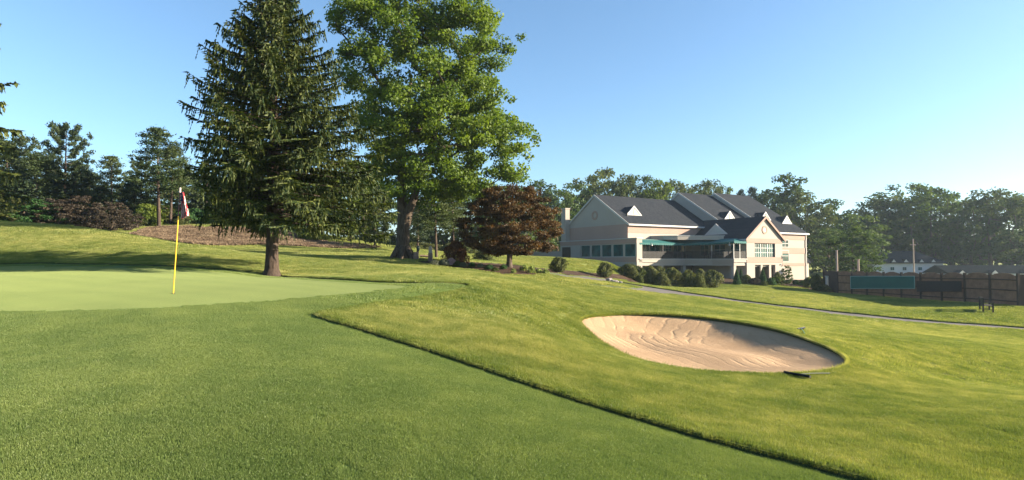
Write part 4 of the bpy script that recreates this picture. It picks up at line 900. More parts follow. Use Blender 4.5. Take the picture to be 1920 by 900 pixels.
r.build('roof', M_ROOF, club)
for sg, s_ in ((-1, 0), (1, 8)):
    se = s_+sg*.44; zz = FE-.44*sl; MB().prism([(se, -.32, Z(zz)-.16), (4, -.32, Z(FP)-.16), (4, -.32, Z(FP)+.18), (se, -.32, Z(zz)+.18)], (0, .066, 0)).build('rake_trim', M_PINK if sg else M_WHITE, club)
MB().box((-.52, -.25, Z(FE-.4*sl)-.1), (-.402, 9.6, Z(FE-.4*sl)+.13)).build('gutter', M_WHITE, club)
hb('band', M_PINK, [((-.03, -.04, 2.45), (8.03, -.003, 3.1))]); hb('band', M_PINK, [((-.03, -.04, -.35), (8.03, -.003, .45))])
# round vent in the gable
def ring(c, nrm_axis, r0, r1, th, name, m):
    b = MB(); n = 20
    for k in range(n):
        a0, a1 = 2*math.pi*k/n, 2*math.pi*(k+1)/n
        q = [(r0, a0), (r1, a0), (r1, a1), (r0, a1)]
        if nrm_axis == 't': pts = [(c[0]+r*math.cos(a), c[1], Z(c[2])+r*math.sin(a)) for r, a in q]; off = (0, -th, 0)
        else: pts = [(c[0], c[1]+r*math.cos(a), Z(c[2])+r*math.sin(a)) for r, a in q]; off = (-th, 0, 0)
        b.prism(pts, off)
    return b.build(name, m, club)
rv = ring((4, -.003, 4.35), 't', .34, .6, .06, 'round_vent', M_PINK); ring((4, -.002, 4.35), 't', .0, .33, .03, 'vent_louvre', M_LIMEW)
ring((-13.003, 17.3, 6.9), 's', .42, .72, .06, 'round_vent', M_PINK)
# windows ----------------------------------------------------------------
def window(name, axis, c, w_, h, nx, ny, parent=club, fr=.07, bars=.035, groups=1, depth=.12):
    """frame with sill, glass and glazing bars. axis 't': in a wall facing -t, 's': in a wall facing -s; c = lower left corner"""
    e = MB(); s0, t0, z0 = c; z0 = Z(z0)
    def bx(mb, a0, a1, b0, b1, d0, d1):
        if axis == 't': mb.box((s0+a0, t0-d1, z0+b0), (s0+a1, t0-d0, z0+b1))
        else: mb.box((s0-d1, t0+a0, z0+b0), (s0-d0, t0+a1, z0+b1))
    bx(e, -fr, 0, -fr, h+fr, .0, .06); bx(e, w_, w_+fr, -fr, h+fr, .0, .06); bx(e, 0, w_, h, h+fr, .0, .06); bx(e, 0, w_, -fr, 0, .0, .09)
    o = e.build(name, M_WHITE, parent); g = MB(); bx(g, 0, w_, 0, h, .003, .014); g.build('pane', M_GLASS, o); q = MB(); gw = w_/groups
    for k in range(groups):
        if k: bx(q, k*gw-.07, k*gw+.07, 0, h, .014, .055)
        for i in range(1, nx): x = k*gw+gw*i/nx; bx(q, x-bars, x+bars, 0, h, .014, .040)
    for j in range(1, ny): y = h*j/ny; bx(q, 0, w_, y-bars, y+bars, .014, .037)
    if nx > 1 or ny > 1 or groups > 1: q.build('glazing_bar', M_WHITE, o)
    return o
window('window', 't', (1.75, .22, .42), 4.6, 2.0, 3, 3, groups=3)
for z0, h, ny in ((2.15, 1.05, 2), (-.15, 1.7, 2)): window('window', 't', (12.75, 4.495, z0), 3.4, h, 2 if z0 > 1 else 1, ny, groups=2)
# lower porch opening of the gabled wing: columns, dark door
for s_ in (3.1, 5.0): hb('column', M_STUC, [((s_, .05, -3.6), (s_+.45, .3, -.66))])
hb('door', M_DOOR, [((3.75, 5.1, -3.3), (4.9, 5.19, -1.1))])
# downspout, annex
hb('downspout', M_WHITE, [((20.7, 4.33, -3.5), (20.82, 4.43, 4.1))])
hb('annex_wall', M_STUC, [((21.0, 5.5, -3.6), (23.2, 9.5, -.4))]); MB().prism([(20.95, 5.2, Z(-.4)), (23.5, 5.2, Z(-.4)), (21.05, 5.2, Z(1.3))], (0, 4.6, 0)).build('annex_roof', M_ROOF, club)
# chimney
hb('chimney', M_STUC, [((-13.9, 23.7, 2.9), (-13.05, 24.9, 8.3))]); hb('chimney_cap', M_STUC, [((-13.96, 23.64, 8.3), (-12.99, 24.96, 8.5))])
# dormer vents standing on the roof slopes
def dormer(axis, s_, t_, w_, h, run, zbase):
    b = MB(); r = MB(); t = MB()
    if axis == 't':   # triangle faces -t, ridge runs back along +t
        A, B_, C_ = (s_-w_/2, t_, Z(zbase)), (s_+w_/2, t_, Z(zbase)), (s_, t_, Z(zbase+h)); back = (0, run, 0); f = (0, -.08, 0)
        off = lambda p, k: (p[0], p[1]-k, p[2])
    else:
        A, B_, C_ = (s_, t_+w_/2, Z(zbase)), (s_, t_-w_/2, Z(zbase)), (s_, t_, Z(zbase+h)); back = (run, 0, 0); off = lambda p, k: (p[0]-k, p[1], p[2])
    d = empty('dormer', (0, 0, 0)); d.parent = club
    r.prism([A, B_, C_], back); r.build('dormer_roof', M_ROOF, d)
    A1, B1, C1 = off(A, .004), off(B_, .004), off(C_, .004)
    mid = [(A1[i]+B1[i]+C1[i])/3 for i in range(3)]; sh = lambda p, k: tuple(mid[i]+(p[i]-mid[i])*k for i in range(3))
    fw = off((0, 0, 0), .05); t.prism([sh(A1, .88), sh(B1, .88), sh(C1, .88)], fw); t.build('louvre', M_LIMEW, d)
    fr = MB(); o2 = off((0, 0, 0), .11)
    for p, q in ((A1, C1), (C1, B1), (A1, B1)): fr.prism([sh(p, 1.10), sh(q, 1.10), sh(q, .84), sh(p, .84)], o2)
    m0 = ((A1[0]+B1[0])/2, (A1[1]+B1[1])/2, A1[2]); dd = .05
    fr.prism([tuple(m0[i]+((dd if axis == 't' else 0) if i == 0 else (dd if axis == 's' else 0) if i == 1 else 0) for i in range(3)), tuple(C1), tuple(m0[i]-((dd if axis == 't' else 0) if i == 0 else (dd if axis == 's' else 0) if i == 1 else 0) for i in range(3))], o2)
    fr.build('dormer_trim', M_WHITE, d)
def sray(px, py, plane):   # meet a roof slope: plane(s,t)->z ; returns s,t
    a, b = ray(px, py); ca, sa = .857/math.hypot(.857, .514), .514/math.hypot(.857, .514)
    for D in np.arange(70, 115, .02):
        X, Y, z = a*D-HO.x, D-HO.y, b*D; s_ = X*ca+Y*sa; t_ = -X*sa+Y*ca
        if z < plane(s_, t_): return s_, t_, z
def slope_of(Wg): return lambda s_, t_: (Wg[4]+(Wg[5]-Wg[4])/((Wg[3]-Wg[2])/2)*(t_-Wg[2])+.16) if t_ > Wg[2]-.4 else -99
for px, py, Wg, w_, h in ((1188.5, 403, W1, 2.9, 1.35), (1368, 411, W2, 2.5, 1.3), (1435, 412, W3, 2.5, 1.3), (1475, 419, W3, 2.5, 1.3)):
    r_ = sray(px, py, slope_of(Wg)); dormer('t', r_[0], r_[1], w_, h, h/.62+.6, r_[2]-.05)
Fpl = lambda s_, t_: (FE+(FP-FE)/4*s_+.16) if (s_ > -.4 and t_ > -.2) else -99
r_ = sray(1343, 439, Fpl); dormer('s', r_[0], r_[1], 3.9, 1.5, 2.2, r_[2]-.05)
# low flat-roofed dining wing with the window band (faces -s)
LT0, LT1 = 7.0, 25.0
b = MB()
for (a, c) in [((-14, LT0, -3.6), (-13.6, LT1+18, .5)), ((-14, LT0, 2.3), (-13.6, LT1, 3.0)), ((-13.6, LT0, -3.6), (-13.0, LT0+.4, 3.0)), ((-13.6, LT0+.4, 2.7), (-13.05, LT1, 2.95)), ((-14, 19.6, .5), (-13.6, LT1, 2.3)), ((-14, LT1, .5), (-13.6, LT1+18, 1.5))]: b.box((a[0], a[1], Z(a[2])), (c[0], c[1], Z(c[2])))
yy = LT0+.32
for k in range(5): b.box((-14, yy-.32, Z(.5)), (-13.6, yy, Z(2.3))); yy += 2.5
b.box((-14, yy-.32, Z(.5)), (-13.6, yy+.0, Z(2.3))); b.build('wall', M_STUC, club)
hb('parapet_cap', M_WHITE, [((-14.12, LT0-.12, 3.0), (-12.95, LT1+.1, 3.12))]); hb('band', M_PINK, [((-14.04, LT0, 2.36), (-14.003, LT1, 2.98)), ((-14.04, LT0, -.25), (-14.003, 20.5, .42))])
yy = LT0+.32
for k in range(5): window('window', 's', (-13.9, yy+.05, .55), 2.08, 1.7, 1, 1, fr=.05); yy += 2.5
hb('door', M_BLACK, [((-14.06, 22.2, -.1), (-14.004, 24.4, 2.1))])
# deck: L-shaped slab, posts, rail, back walls with doors and windows
def deck_outline(g=0.0): return [(-13.6, 7.0-g), (-4.5-g*.4, 7.0-g), (-2.7-g, 3.8), (-2.7-g, 0-g), (-.02, 0-g), (-.02, 9.9), (-13.6, 9.9)]
MB().prism([(x, y, Z(-.28)) for x, y in deck_outline()], (0, 0, .40)).build('deck_slab', M_STUC, club)
MB().prism([(x, y, Z(.12)) for x, y in deck_outline(.12)], (0, 0, .10)).build('deck_edge', M_WHITE, club)
MB().prism([(x, y, Z(-.75)) for x, y in deck_outline(-.15)], (0, 0, .466)).build('deck_beam', M_STUC, club)
for s_, t_ in ((-13.4, 7.2), (-9.2, 7.25), (-4.7, 7.25), (-2.5, .2)): hb('deck_pillar', M_STUC, [((s_, t_, -3.6), (s_+.5, t_+.5, -.752))])
hb('lower_back_wall', M_DARK, [((-13.6, 9.7, -3.6), (0, 9.88, -.75))])  # brown wall, its colour darkened further to give the shade below the deck
for k, s_ in enumerate((-11.5, -8.6, -6.4, -4.2, -2.2)): window('window', 't', (s_, 9.69, -2.3), 1.1, .9, 1, 1, fr=.05)
door_s = [(-13.2, 2.4, 3, 'd'), (-10.5, 1.5, 2, 'd'), (-8.7, 1.9, 2, 'd'), (-6.3, 1.9, 3, 'w'), (-3.9, 1.6, 2, 'd')]
for s_, w_, nx, kd in door_s: window('window' if kd == 'w' else 'glass_door', 't', (s_, 9.895, .95 if kd == 'w' else .3), w_, 1.3 if kd == 'w' else 2.0, nx, 3 if kd == 'w' else 2)
for t_, w_ in ((1.2, 1.4), (3.6, 1.9), (6.6, 1.5)): window('window', 's', (-.005, t_, .8), w_, 1.45, 2, 2)
# flat canopy roof with rounded bay
hb('flat_roof', M_STUC, [((-13.0, 8.4, 2.72), (-.52, 9.895, 2.95))])
bay = [(-8.6, 9.85), (-7.9, 8.0), (-6.2, 6.9), (-4.4, 6.2), (-3.0, 5.2), (-2.2, 4.2), (-.55, 3.4), (-.55, 9.85)]
MB().prism([(x, y, Z(2.96)) for x, y in bay], (0, 0, .52)).build('bay_parapet', M_STUC, club)
cx_, cy_ = -4.0, 7.5; MB().prism([(cx_+(x-cx_)*1.03, cy_+(y-cy_)*1.03, Z(3.48)) for x, y in bay], (0, 0, .10)).build('parapet_cap', M_WHITE, club)
# awning
aw = MB(); o_ = [(-13.5, 7.0), (-4.6, 7.0), (-2.75, 3.9), (-2.75, -.1), (-.1, -.1)]; i_ = [(-13.5, 8.7), (-4.2, 8.7), (-.9, 5.0), (-.9, 1.3), (-.1, 1.3)]
zo = [2.42, 2.38, 2.45, 2.58, 2.58]; zi = [3.0, 3.0, 3.05, 3.05, 3.05]
for k in range(4):
    p = [(*o_[k], Z(zo[k])), (*o_[k+1], Z(zo[k+1])), (*i_[k+1], Z(zi[k+1])), (*i_[k], Z(zi[k]))]; aw.prism(p, (0, 0, .03))
awn = aw.build('awning', M_TEAL, club); vl = MB()
for k in range(4):
    a, c = Vector((*o_[k], Z(zo[k]))), Vector((*o_[k+1], Z(zo[k+1]))); n_ = max(2, int((c-a).length/.42)); dr = (c-a).normalized(); nn_ = Vector((dr.y, -dr.x, 0))
    for j in range(n_):
        p, q = a+(c-a)*(j/n_), a+(c-a)*((j+1)/n_-.0015); m_ = (p+q)/2
        vl.prism([p+nn_*.01, q+nn_*.01, q+nn_*.01+Vector((0, 0, -.20)), m_+nn_*.01+Vector((0, 0, -.28)), p+nn_*.01+Vector((0, 0, -.20))], nn_*.02)
vl.build('valance', M_TEAL, awn)
for x, y in ((-13.4, 7.06), (-9, 7.06), (-4.6, 7.1), (-2.66, 3.8), (-2.66, .06), (-1.4, .06)): MB().box((x, y, Z(.2)), (x+.09, y+.09, Z(2.45))).build('awning_post', M_WHITE if x > -3 else M_BLACK, club)
rail = MB(); bal = MB(); pts = [(-13.3, 7.05), (-4.5, 7.05), (-2.62, 3.8), (-2.62, .08), (-.1, .08)]
for k in range(4):
    a, c = Vector((*pts[k], 0)), Vector((*pts[k+1], 0)); rail.tube([a+Vector((0, 0, Z(1.25))), c+Vector((0, 0, Z(1.25)))], .035, 4); rail.tube([a+Vector((0, 0, Z(.32))), c+Vector((0, 0, Z(.32)))], .025, 4)
    n_ = int((c-a).length/.085)
    for j in range(n_): p = a+(c-a)*(j/n_); bal.box((p.x-.018, p.y-.018, Z(.22)), (p.x+.018, p.y+.018, Z(1.24)))
rail.build('deck_rail', M_BLACK, club); tag(bal.build('baluster', M_BLACK, club), kind='stuff')
for x, y in ((-11.3, 6.9), (-2.95, .5)):
    MB().tube([(x, y+.0, Z(2.5)), (x, y, Z(2.2))], .03, 5).tube([(x, y, Z(2.2)), (x, y, Z(2.02))], [.11, .15], 8).build('deck_lamp', M_WHITE, club)
# conical small roof vent pipes
MB().tube([(-11.6, 11.6, Z(6.2)), (-11.6, 11.6, Z(7.0))], .12, 8).build('vent_pipe', M_BLACK, club)
# patio furniture on the deck
CM = club.matrix_basis.copy() if False else Matrix.Translation(HO) @ Matrix.Rotation(math.atan2(.514, .857), 4, 'Z')
def deckpt(s_, t_, z=.22): return CM @ Vector((s_, t_, Z(z)))
chb = MB()
for x in (-.22, .22):
    for y in (-.22, .22): chb.tube([(x, y, 0), (x*.95, y*.95, .44)], .018, 4)
LEG_M = chb.mesh('legs'); SEAT_M = MB().box((-.24, -.24, .44), (.24, .24, .49)).mesh('seat'); bk = MB()
bk.tube([(-.23, .23, .49), (-.24, .3, .95), (0, .33, 1.02), (.24, .3, .95), (.23, .23, .49)], .02, 4)
for k in range(5): bk.box((-.18+k*.08, .27, .49), (-.15+k*.08, .285, .98))
bk.tube([(-.24, .25, .68), (-.26, -.2, .68), (-.24, -.22, .46)], .016, 4); bk.tube([(.24, .25, .68), (.26, -.2, .68), (.24, -.22, .46)], .016, 4); BACK_M = bk.mesh('backrest')
for me in (LEG_M, SEAT_M, BACK_M): me.materials.append(M_MAROON)
tp = MB().tube([(0, 0, .70), (0, 0, .735)], .5, 14).mesh('table_top'); tl = MB().tube([(0, 0, 0), (0, 0, .7)], .035, 6).tube([(0, 0, 0), (0, 0, .03)], .24, 8).mesh('leg'); tp.materials.append(M_MAROON); tl.materials.append(M_MAROON)
tabs = [(-11.9, 8.3, 'at the left end of the deck'), (-9.3, 8.2, 'second from the left on the deck'), (-6.6, 8.2, 'in the middle of the deck before the white window'), (-4.3, 8.0, 'beside the folded beige parasol'), (-1.5, 5.4, 'in the side bay of the deck'), (-1.4, 2.3, 'at the right corner of the deck')]
for i, (s_, t_, where) in enumerate(tabs):
    e = empty('patio_table', deckpt(s_, t_)); tag(e, f'round dark patio table {where}', 'table', 'tables on the clubhouse deck'); link('table_top', tp, None, e); link('leg', tl, None, e)
    for j, (dx, dy, wd) in enumerate(((-.8, .05, 'left of'), (.8, -.05, 'right of'), (.05, -.8, 'in front of'))):
        c_ = empty('patio_chair', deckpt(s_+dx, t_+dy), math.atan2(.514, .857)+math.atan2(-dy, -dx)-math.pi/2+math.pi*0); tag(c_, f'dark patio chair {wd} the table {where}'.replace(' before the white window', ''), 'chair', 'chairs on the clubhouse deck')
        c_.rotation_euler.z += 0
        link('seat', SEAT_M, None, c_); link('backrest', BACK_M, None, c_); link('leg', LEG_M, None, c_)
e = empty('patio_parasol', deckpt(-3.4, 8.6)); tag(e, 'folded beige parasol standing on the deck under the awning', 'parasol')
MB().tube([(0, 0, 0), (0, 0, 2.35)], .025, 6).build('pole', M_WHITE, e); MB().tube([(0, 0, .95), (.0, 0, 1.3), (0, 0, 2.3)], [.34, .22, .04], 9).build('canopy', M_BEIGE, e)
# ---------------------------------------------------------------- fence
M_FEN = simple('weathered_brown_boards', (.20, .125, .085), .85, .3, 2.5, .3, 20); M_FPOST = simple('dark_brown_timber', (.055, .036, .028), .85, .2); M_SCREEN = simple('green_windscreen_mesh', (.010, .10, .080), .8, .12, 2); M_DSCREEN = simple('dark_windscreen_mesh', (.035, .027, .025), .9, .15, 3)
fp = [Vector((37.4, 70.5, 0)), Vector((36.6, 66, 0)), Vector((38.75, 45, 0)), Vector((52, 44.2, 0))]
for v in fp: v.z = float(height(v.x, v.y)[0])
fence = empty('board_fence', fp[1]); tag(fence, 'long dark brown slatted board fence with scalloped tops at the right', 'fence')
def fl(p): return Vector(p)-fp[1]
pk = MB(); rl = MB(); posts = []
def run(a, c, n_):
    for k in range(n_):
        p, q = a.lerp(c, k/n_), a.lerp(c, (k+1)/n_); p.z = float(height(p.x, p.y)[0]); q.z = float(height(q.x, q.y)[0]); L_ = (q-p).length; d_ = (q-p).normalized(); nr = Vector((d_.y, -d_.x, 0)).normalized()
        if nr.x > 0: nr = -nr     # towards the camera side
        posts.append(p.copy()); pm = 24
        for j in range(pm):
            t = (j+.5)/pm; o = p.lerp(q, t); hh = 2.28+.24*math.sin(math.pi*t); sd = 1 if j % 2 else -1
            M_ = Matrix.Translation(fl(o)-nr*(.020*sd)) @ Matrix.Rotation(math.atan2(d_.y, d_.x), 4, 'Z'); pk.box((-.061, -.01, .05), (.061, .01, hh+rng.uniform(-.015, .015)), M_)
        for zz in (.35, 1.2, 2.0): rl.tube([fl(p)+Vector((0, 0, zz))+nr*.06, fl(q)+Vector((0, 0, zz))+nr*.06], .045, 4)
    posts.append(c.copy())
run(fp[1], fp[2], 9)
solid = MB(); a, c = fl(fp[0]), fl(fp[1]); d_ = (c-a).normalized(); run_n = 16
for j in range(run_n):
    t0, t1 = j/run_n, (j+.96)/run_n; p, q = a.lerp(c, t0), a.lerp(c, t1); nr = Vector((d_.y, -d_.x, 0))*.02; h0 = 2.3+.15*math.sin(math.pi*min(1, t0*3+.1)) if t0 < .3 else 2.42
    solid.prism([p, q, q+Vector((0, 0, h0)), p+Vector((0, 0, h0))], nr)
solid.build('solid_panel', M_FPOST, fence)
for k in range(5):
    a, c = fl(fp[2].lerp(fp[3], k/5)), fl(fp[2].lerp(fp[3], (k+.985)/5)); MB().prism([a, c, c+Vector((0, 0, 2.45)), a+Vector((0, 0, 2.45))], (0, -.03, 0)).build('solid_panel', M_FPOST, fence); posts.append(fp[2].lerp(fp[3], (k+1)/5))
tag(pk.build('picket', M_FEN, fence), kind='stuff'); rl.build('rail', M_FPOST, fence)
for p in posts + [fp[0]]: q = fl(p); MB().box((q.x-.09, q.y-.09, q.z-.3), (q.x+.07, q.y+.07, q.z+2.5)).build('fence_post', M_FPOST, fence)
def fence_at(px):   # point of the fence line seen at a photo column
    for k in range(400):
        p = fp[1].lerp(fp[2], k/399)
        if 960+F*p.x/p.y >= px: return p
    return fp[2]
def screen(name, px0, px1, y0, y1, m, label, frame=False):
    a, c = fence_at(px0), fence_at(px1); q = []
    for p, yy in ((a, y1), (c, y1), (c, y0), (a, y0)): q.append(Vector((p.x-.22, p.y, ztop(yy, p.y))))
    e = empty(name, (a+c)/2); off = (a+c)/2; b = MB(); b.prism([v-off for v in q], (-.03, 0, 0)); b.build('mesh_sheet', m, e); tag(e, label, 'windscreen')
    if frame:
        f = MB()
        for u, v in zip(q, q[1:]+q[:1]): f.tube([u-off+Vector((-.035, 0, 0)), v-off+Vector((-.035, 0, 0))], .035, 4)
        f.build('frame', simple('pale_green_edge', (.25, .36, .33), .6), e)
screen('fence_screen', 1598, 1718, 518, 541, M_SCREEN, 'long dark green screen fixed on the board fence', True); screen('fence_screen', 1722, 1806, 527, 547, M_DSCREEN, 'dark brown screen on the fence right of the green one')
# ---------------------------------------------------------------- bench
def bench():
    b = on(1861, 41.5); e = empty('garden_bench', b, R(58)); tag(e, 'dark wooden garden bench standing on the lawn before the fence', 'bench'); m = simple('dark_bench_wood', (.05, .042, .032), .8, .2)
    e.scale = (1.12, 1.12, 1.12); L_ = 1.5   # length along local x, faces local -y
    for x in (0, L_): MB().box((x-.04, .49, 0), (x+.04, .57, .9)).build('leg', m, e); MB().box((x-.04, .0, 0), (x+.04, .08, .62)).build('leg', m, e)
    for x in (0, L_): MB().box((x-.04, -.04, .62), (x+.04, .52, .655)).build('armrest', m, e)
    st = [MB().box((.03, .03+k*.095, .42), (L_-.03, .105+k*.095, .445)).build('seat_slat', m, e) for k in range(5)]
    MB().box((.03, .5, .36), (L_-.03, .54, .418)).build('seat_rail', m, e); MB().box((.03, .02, .36), (L_-.03, .06, .418)).build('seat_rail', m, e); MB().box((-.01, .06, .16), (.01, .5, .20)).build('stretcher', m, e); MB().box((L_-.01, .06, .16), (L_+.01, .5, .20)).build('stretcher', m, e)
    MB().box((.03, .51, .82), (L_-.03, .55, .93)).build('top_rail', m, e)
    for k in range(14): MB().box((.08+k*.1, .52, .45), (.115+k*.1, .535, .82)).build('back_slat', m, e)
bench()
# ---------------------------------------------------------------- flagstick
def flagstick():
    g = ground(325, 545.5); z = float(height(*g)[0])-.055; D = float(g[1]); top = P(338, 352, D); e = empty('flagstick', (g[0], g[1], z)); tag(e, 'yellow flagstick with furled american flag standing in the putting green', 'flagstick')
    t = Vector((top[0]-g[0], 0, top[2]-z)); mY = simple('yellow_pole_paint', (.75, .42, .02), .4, .06, 8); mD = simple('dark_pole_top', (.10, .03, .03), .5); mW = simple('white_pole_cap', (.45, .39, .35), .5)
    P_ = lambda q: (t.x*q, 0, t.z*q)
    MB().tube([P_(0), P_(.73)], .0115, 8).build('pole', mY, e); MB().tube([P_(.73), P_(.965)], .0112, 8).build('upper_pole', mD, e); MB().tube([P_(.955), P_(1.0)], .02, 8).build('cap', mW, e)
    # cloth hanging in folds: canton dark blue, red and white stripes run down the fold
    H_ = .62; nx, nz = 26, 22; V = []; q0 = .955; ph = lambda u: u*19
    for j in range(nz+1):
        v = j/nz
        for i in range(nx+1):
            u = i/nx; wdt = .075+.05*v; x = .012+u*wdt+.05*v*u+.02*v; y = .028*math.sin(ph(u)+v*1.4)*(0.3+u)
            zz = -v*H_*(1-.22*u*(1 if v > .5 else .4))-.05*u*v; V.append((t.x*q0+x-.02*v*0, y, t.z*q0+zz))
    fa = []; mi = []
    for j in range(nz):
        for i in range(nx):
            a = j*(nx+1)+i; fa.append((a, a+1, a+nx+2, a+nx+1)); mi.append(0 if (j < 7 and i < 16) else (1 if ((i+int(j*.35))//2) % 2 == 0 else 2))
    me = bpy.data.meshes.new('flag'); me.from_pydata(V, [], fa); me.update()
    for nm, c in (('flag_blue', (.015, .02, .09)), ('flag_red', (.24, .015, .022)), ('flag_white', (.30, .28, .27))): me.materials.append(simple(nm, c, .8, .06))
    me.polygons.foreach_set('material_index', mi); me.polygons.foreach_set('use_smooth', [True]*len(mi)); me.update(); o = link('flag', me, None, e); so_ = o.modifiers.new('thickness', 'SOLIDIFY'); so_.thickness = .003
    # star specks
    st = MB()
    for r_ in range(4):
        for c_ in range(4): x = t.x*q0+.02+c_*.016; st.box((x, -.036, t.z*q0-.04-r_*.035), (x+.005, -.034, t.z*q0-.035-r_*.035))
    st.build('star', MAT['flag_white'], o)
    tag(MB().tube([(0, 0, .001), (0, 0, .004)], .054, 16).build('hole_shade_disc', simple('hole_shadow_cup', (.02, .02, .02), .9), None, (g[0], g[1], z)), 'small black disc painted as the shaded hole at the foot of the flagstick', 'golf hole')  # flat black disc: the hole's inner shade put into colour
flagstick()
# ---------------------------------------------------------------- rakes
def rake(p_head, p_end, head_px, label, col, hl=.55):
    a, c = ground(*p_head), ground(*p_end); za = float(height(*a)[0]+lift(np.array([a[0]]), np.array([a[1]]))[0])+.05; zc = float(height(*c)[0]+lift(np.array([c[0]]), np.array([c[1]]))[0])+.06
    e = empty('bunker_rake', (a[0], a[1], za)); tag(e, label, 'rake'); hd = [Vector((*ground(*q), 0)) for q in head_px]; h0, h1 = hd; h0.z = h1.z = za; o = Vector((a[0], a[1], za)); hmid = (h0+h1)/2; d_ = (h1-h0).normalized()
    h0, h1 = hmid-d_*hl/2, hmid+d_*hl/2; mB = simple('black_rake_plastic', (.012, .012, .013), .45, .1)
    MB().tube([h0-o, h1-o], .028, 6).build('head', mB, e); nr = Vector((-d_.y, d_.x, 0)); tn = MB()
    for k in range(16): p = (h0.lerp(h1, (k+.5)/16))-o; tn.tube([p, p+nr*.03+Vector((0, 0, -.05)), p+nr*.07+Vector((0, 0, -.06))], .008, 4)
    tn.build('tine', mB, e); end = Vector((c[0], c[1], zc)); MB().tube([hmid-o, (hmid.lerp(end, .5))-o+Vector((0, 0, .01)), end-o], .011, 6).build('handle', simple('rake_handle_'+label.split()[0], col, .5, .06), e)
rake((1494, 706.5), (1556, 706.5), ((1478, 703), (1511, 711)), 'black headed bunker rake lying on the grass at the near rim of the bunker', (.13, .14, .11))
rake((1502, 621), (1509, 633), ((1490, 619.5), (1514, 620.5)), 'green handled bunker rake at the far right rim of the bunker', (.06, .22, .12))
# ---------------------------------------------------------------- posts by the big tree, poles, far houses
M_LOG = simple('grey_red_timber', (.24, .16, .12), .85, .25, 6, .4, 30)
b = on(807, 37.5); e = empty('timber_post', b); tag(e, 'tall rough timber marker post right of the thick trunk', 'post'); MB().box((-.13, -.13, -.1), (.13, .13, .50)).build('shaft', M_LOG, e); MB().prism([(-.10, -.11, .50), (.11, -.11, .50), (.10, -.11, .88), (-.02, -.11, .98), (-.11, -.11, .84)], (0, .2, 0)).build('top', simple('weathered_grey_post_top', (.36, .31, .25), .8, .2, 8), e)
b = on(780, 37.6); e = empty('timber_stump', b); tag(e, 'short barrel like timber stump beside the thick trunk', 'stump'); MB().tube([(0, 0, -.1), (0, 0, .1), (0, 0, .42), (0, 0, .5)], [.16, .19, .16, .11], 9).build('body', M_LOG, e); MB().box((-.32, -.05, .0), (-.2, .08, .28)).build('side_block', M_LOG, e)
b = on(784, 39); e = empty('ball_washer', b); tag(e, 'small dark ball washer on a stand behind the timber stump', 'ball washer'); MB().tube([(0, 0, 0), (0, 0, .55)], .04, 6).build('stand', M_BLACK, e); MB().tube([(0, 0, .5), (0, 0, .62), (0, 0, .8), (0, 0, .85)], [.07, .1, .09, .04], 8).build('body', simple('dark_green_enamel', (.02, .06, .05), .4), e)
a, c = on(787, 41), on(803, 41); tag(MB().tube([a+Vector((0, 0, .12)), c+Vector((0, 0, .12))], .09, 6).build('fallen_log', M_LOG), 'low horizontal log between timber stump and tall post', 'log')
for px, yt, d, r_, lab in ((1569, 470, 68, .13, 'tall bare wooden pole rising behind the left end of the fence'), (1609, 487, 66, .14, 'short wooden pole rising behind the fence near the green screen'), (1713, 448, 112, .13, 'slim pale utility pole in front of the white far building')):
    p = on(px, d); h = ztop(yt, d)-p.z; e = empty('wooden_pole', p); tag(e, lab, 'pole'); MB().tube([(0, 0, -.2), (0, 0, h)], [r_, r_*.8], 8).build('shaft', simple('pale_pole_wood', (.33, .25, .21), .8, .12), e)
    if d > 100: MB().box((-.5, -.05, h-1.2), (.5, .05, h-1.05)).build('crossarm', MAT['pale_pole_wood'], e)
    else: MB().tube([(0, 0, h), (0, 0, h+.06)], r_*.95, 8).build('cap', MAT['pale_pole_wood'], e)
p = on(1551, 69); e = empty('gate_post', p); tag(e, 'small white gate post left of the fence end', 'post'); h = ztop(517, 69)-p.z; MB().box((-.17, -.17, -.1), (.17, .17, h-.1)).build('shaft', M_WHITE, e); MB().box((-.22, -.22, h-.1), (.22, .22, h)).build('cap', M_WHITE, e)
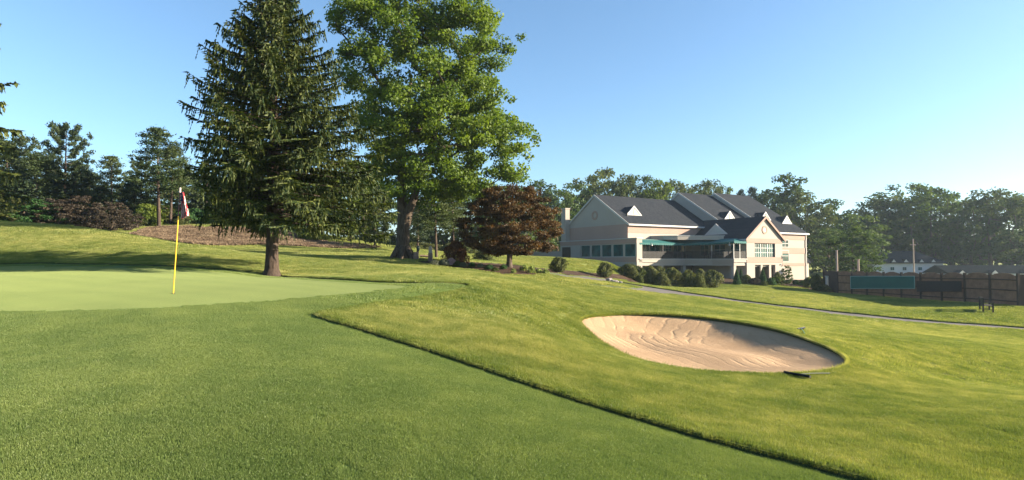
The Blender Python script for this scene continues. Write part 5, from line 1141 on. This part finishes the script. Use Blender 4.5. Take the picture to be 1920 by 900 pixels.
def far_house():
    D = 128.; s = D/F; x0, x1 = (1628-960)*s, (1768-960)*s; L_ = x1-x0; zr, ze = ztop(470, D), ztop(492, D); zb = float(height(x0, D)[0]); e = empty('outbuilding', (x0, D, zb)); tag(e, 'long white outbuilding with dark hipped roof beyond the fence', 'building'); zz = lambda v: v-zb
    MB().box((0.9, 0, -.5), (L_, 9, zz(ze))).build('wall', simple('white_siding', (.5, .5, .5), .7, .04), e); r = MB(); i = 0; a = [(0, -.6, zz(ze)), (L_+.5, -.6, zz(ze)), (L_+.5, 9.6, zz(ze)), (0, 9.6, zz(ze))]; t = [(0, 4.5, zz(zr)), (L_-3.2, 4.5, zz(zr))]
    r.v = a+t+[(q[0], q[1], q[2]-.2) for q in a]; r.f = [(0, 1, 5, 4), (1, 2, 5), (2, 3, 4, 5), (3, 0, 4), (0, 6, 7, 1), (1, 7, 8, 2), (2, 8, 9, 3), (3, 9, 6, 0), (9, 8, 7, 6)]; r.build('roof', M_ROOF, e)
    for px in (1672, 1695, 1724, 1746):
        x = (px-960)*s-x0; t_ = MB().prism([(x-.55, -.62, zz(ze)+.02), (x+.55, -.62, zz(ze)+.02), (x, -.62, zz(ze)+.75)], (0, 2.0, 0)); dd = t_.build('dormer', M_ROOF, e); MB().prism([(x-.5, -.66, zz(ze)+.04), (x+.5, -.66, zz(ze)+.04), (x, -.66, zz(ze)+.68)], (0, .035, 0)).build('gablet', M_WHITE, dd)
        f = MB().box((x-.45, -.06, zz(ztop(507, D))), (x+.45, -.003, zz(ztop(500.5, D)))).build('window', M_WHITE, e); MB().box((x-.36, -.09, zz(ztop(506.5, D))), (x-.04, -.062, zz(ztop(501, D)))).box((x+.04, -.09, zz(ztop(506.5, D))), (x+.36, -.062, zz(ztop(501, D)))).build('pane', M_GLASS, f)
    MB().box((.9, -.1, zz(ze)-.32), (L_, -.005, zz(ze)-.21)).build('fascia', M_WHITE, e)
    D = 118.; s = D/F; x0, x1 = (1778-960)*s, (1990-960)*s; L_ = x1-x0; zb = float(height(x0, D)[0]); zr, ze = ztop(497.5, D)-zb, ztop(513, D)-zb; e = empty('cart_shed', (x0, D, zb)); tag(e, 'long low dark roofed shed whose roof just shows over the right part of the fence', 'shed')
    MB().box((.3, .3, -.5), (L_-.3, 7.7, ze-.01)).build('wall', MAT['white_siding'], e); MB().prism([(0, 0, ze), (0, 8, ze), (0, 4, zr)], (L_, 0, 0)).build('roof', simple('dark_shed_roof', (.014, .017, .02), 1.0, .1, 3, 0, 40, 0), e)
    for px in (1803, 1864, 1925): x = (px-960)*s-x0; dd = MB().prism([(x-.8, -.1, ze+.02), (x+.8, -.1, ze+.02), (x, -.1, ze+.75)], (0, 2.2, 0)).build('dormer', M_ROOF, e); MB().prism([(x-.7, -.14, ze+.04), (x+.7, -.14, ze+.04), (x, -.14, ze+.66)], (0, .035, 0)).build('gablet', M_WHITE, dd)
far_house()
# stones at the mulch bed end, low hedge line
rk = []
for i, (px, py, r_) in enumerate(((1143, 526, .28), (1149, 528, .2), (1155, 529, .22), (1164, 530, .16))):
    g = ground(px, py); z = float(height(*g)[0]); b = bpy.data.meshes.new('edging_stone'); bm_ = None; import bmesh; bm_ = bmesh.new(); bmesh.ops.create_icosphere(bm_, subdivisions=2, radius=r_)
    for v in bm_.verts: v.co *= 1+.18*math.sin(v.co.x*17+i*2)*math.cos(v.co.y*13+i); v.co.z *= .55
    bm_.to_mesh(b); bm_.free(); tag(link('edging_stone', b, simple('pale_grey_stone', (.24, .22, .19), .8, .12), None, (g[0], g[1], z+r_*.2)), ['largest pale stone at the bed corner beside the path', 'small stone next to the largest at the bed corner', 'third pale stone at the bed corner', 'rightmost little stone at the bed corner'][i], 'stone', 'stones at the mulch bed corner')
# ---------------------------------------------------------------- haze
def haze():
    me = MB().box((-420, -20, -14), (420, 420, 34)).mesh('haze'); m = bpy.data.materials.new('haze'); m.use_nodes = True; t = m.node_tree; t.nodes.clear(); n = N(t)
    v = n('ShaderNodeVolumePrincipled', ins={'Color': (.66, .83, 1.0, 1), 'Density': .00022, 'Anisotropy': .35}); n('ShaderNodeOutputMaterial', ins={'Volume': v.outputs[0]})
    o = link('haze', me, m); o['kind'] = 'stuff'; tag(o, 'thin morning haze lying over the whole golf course', 'haze')
haze()
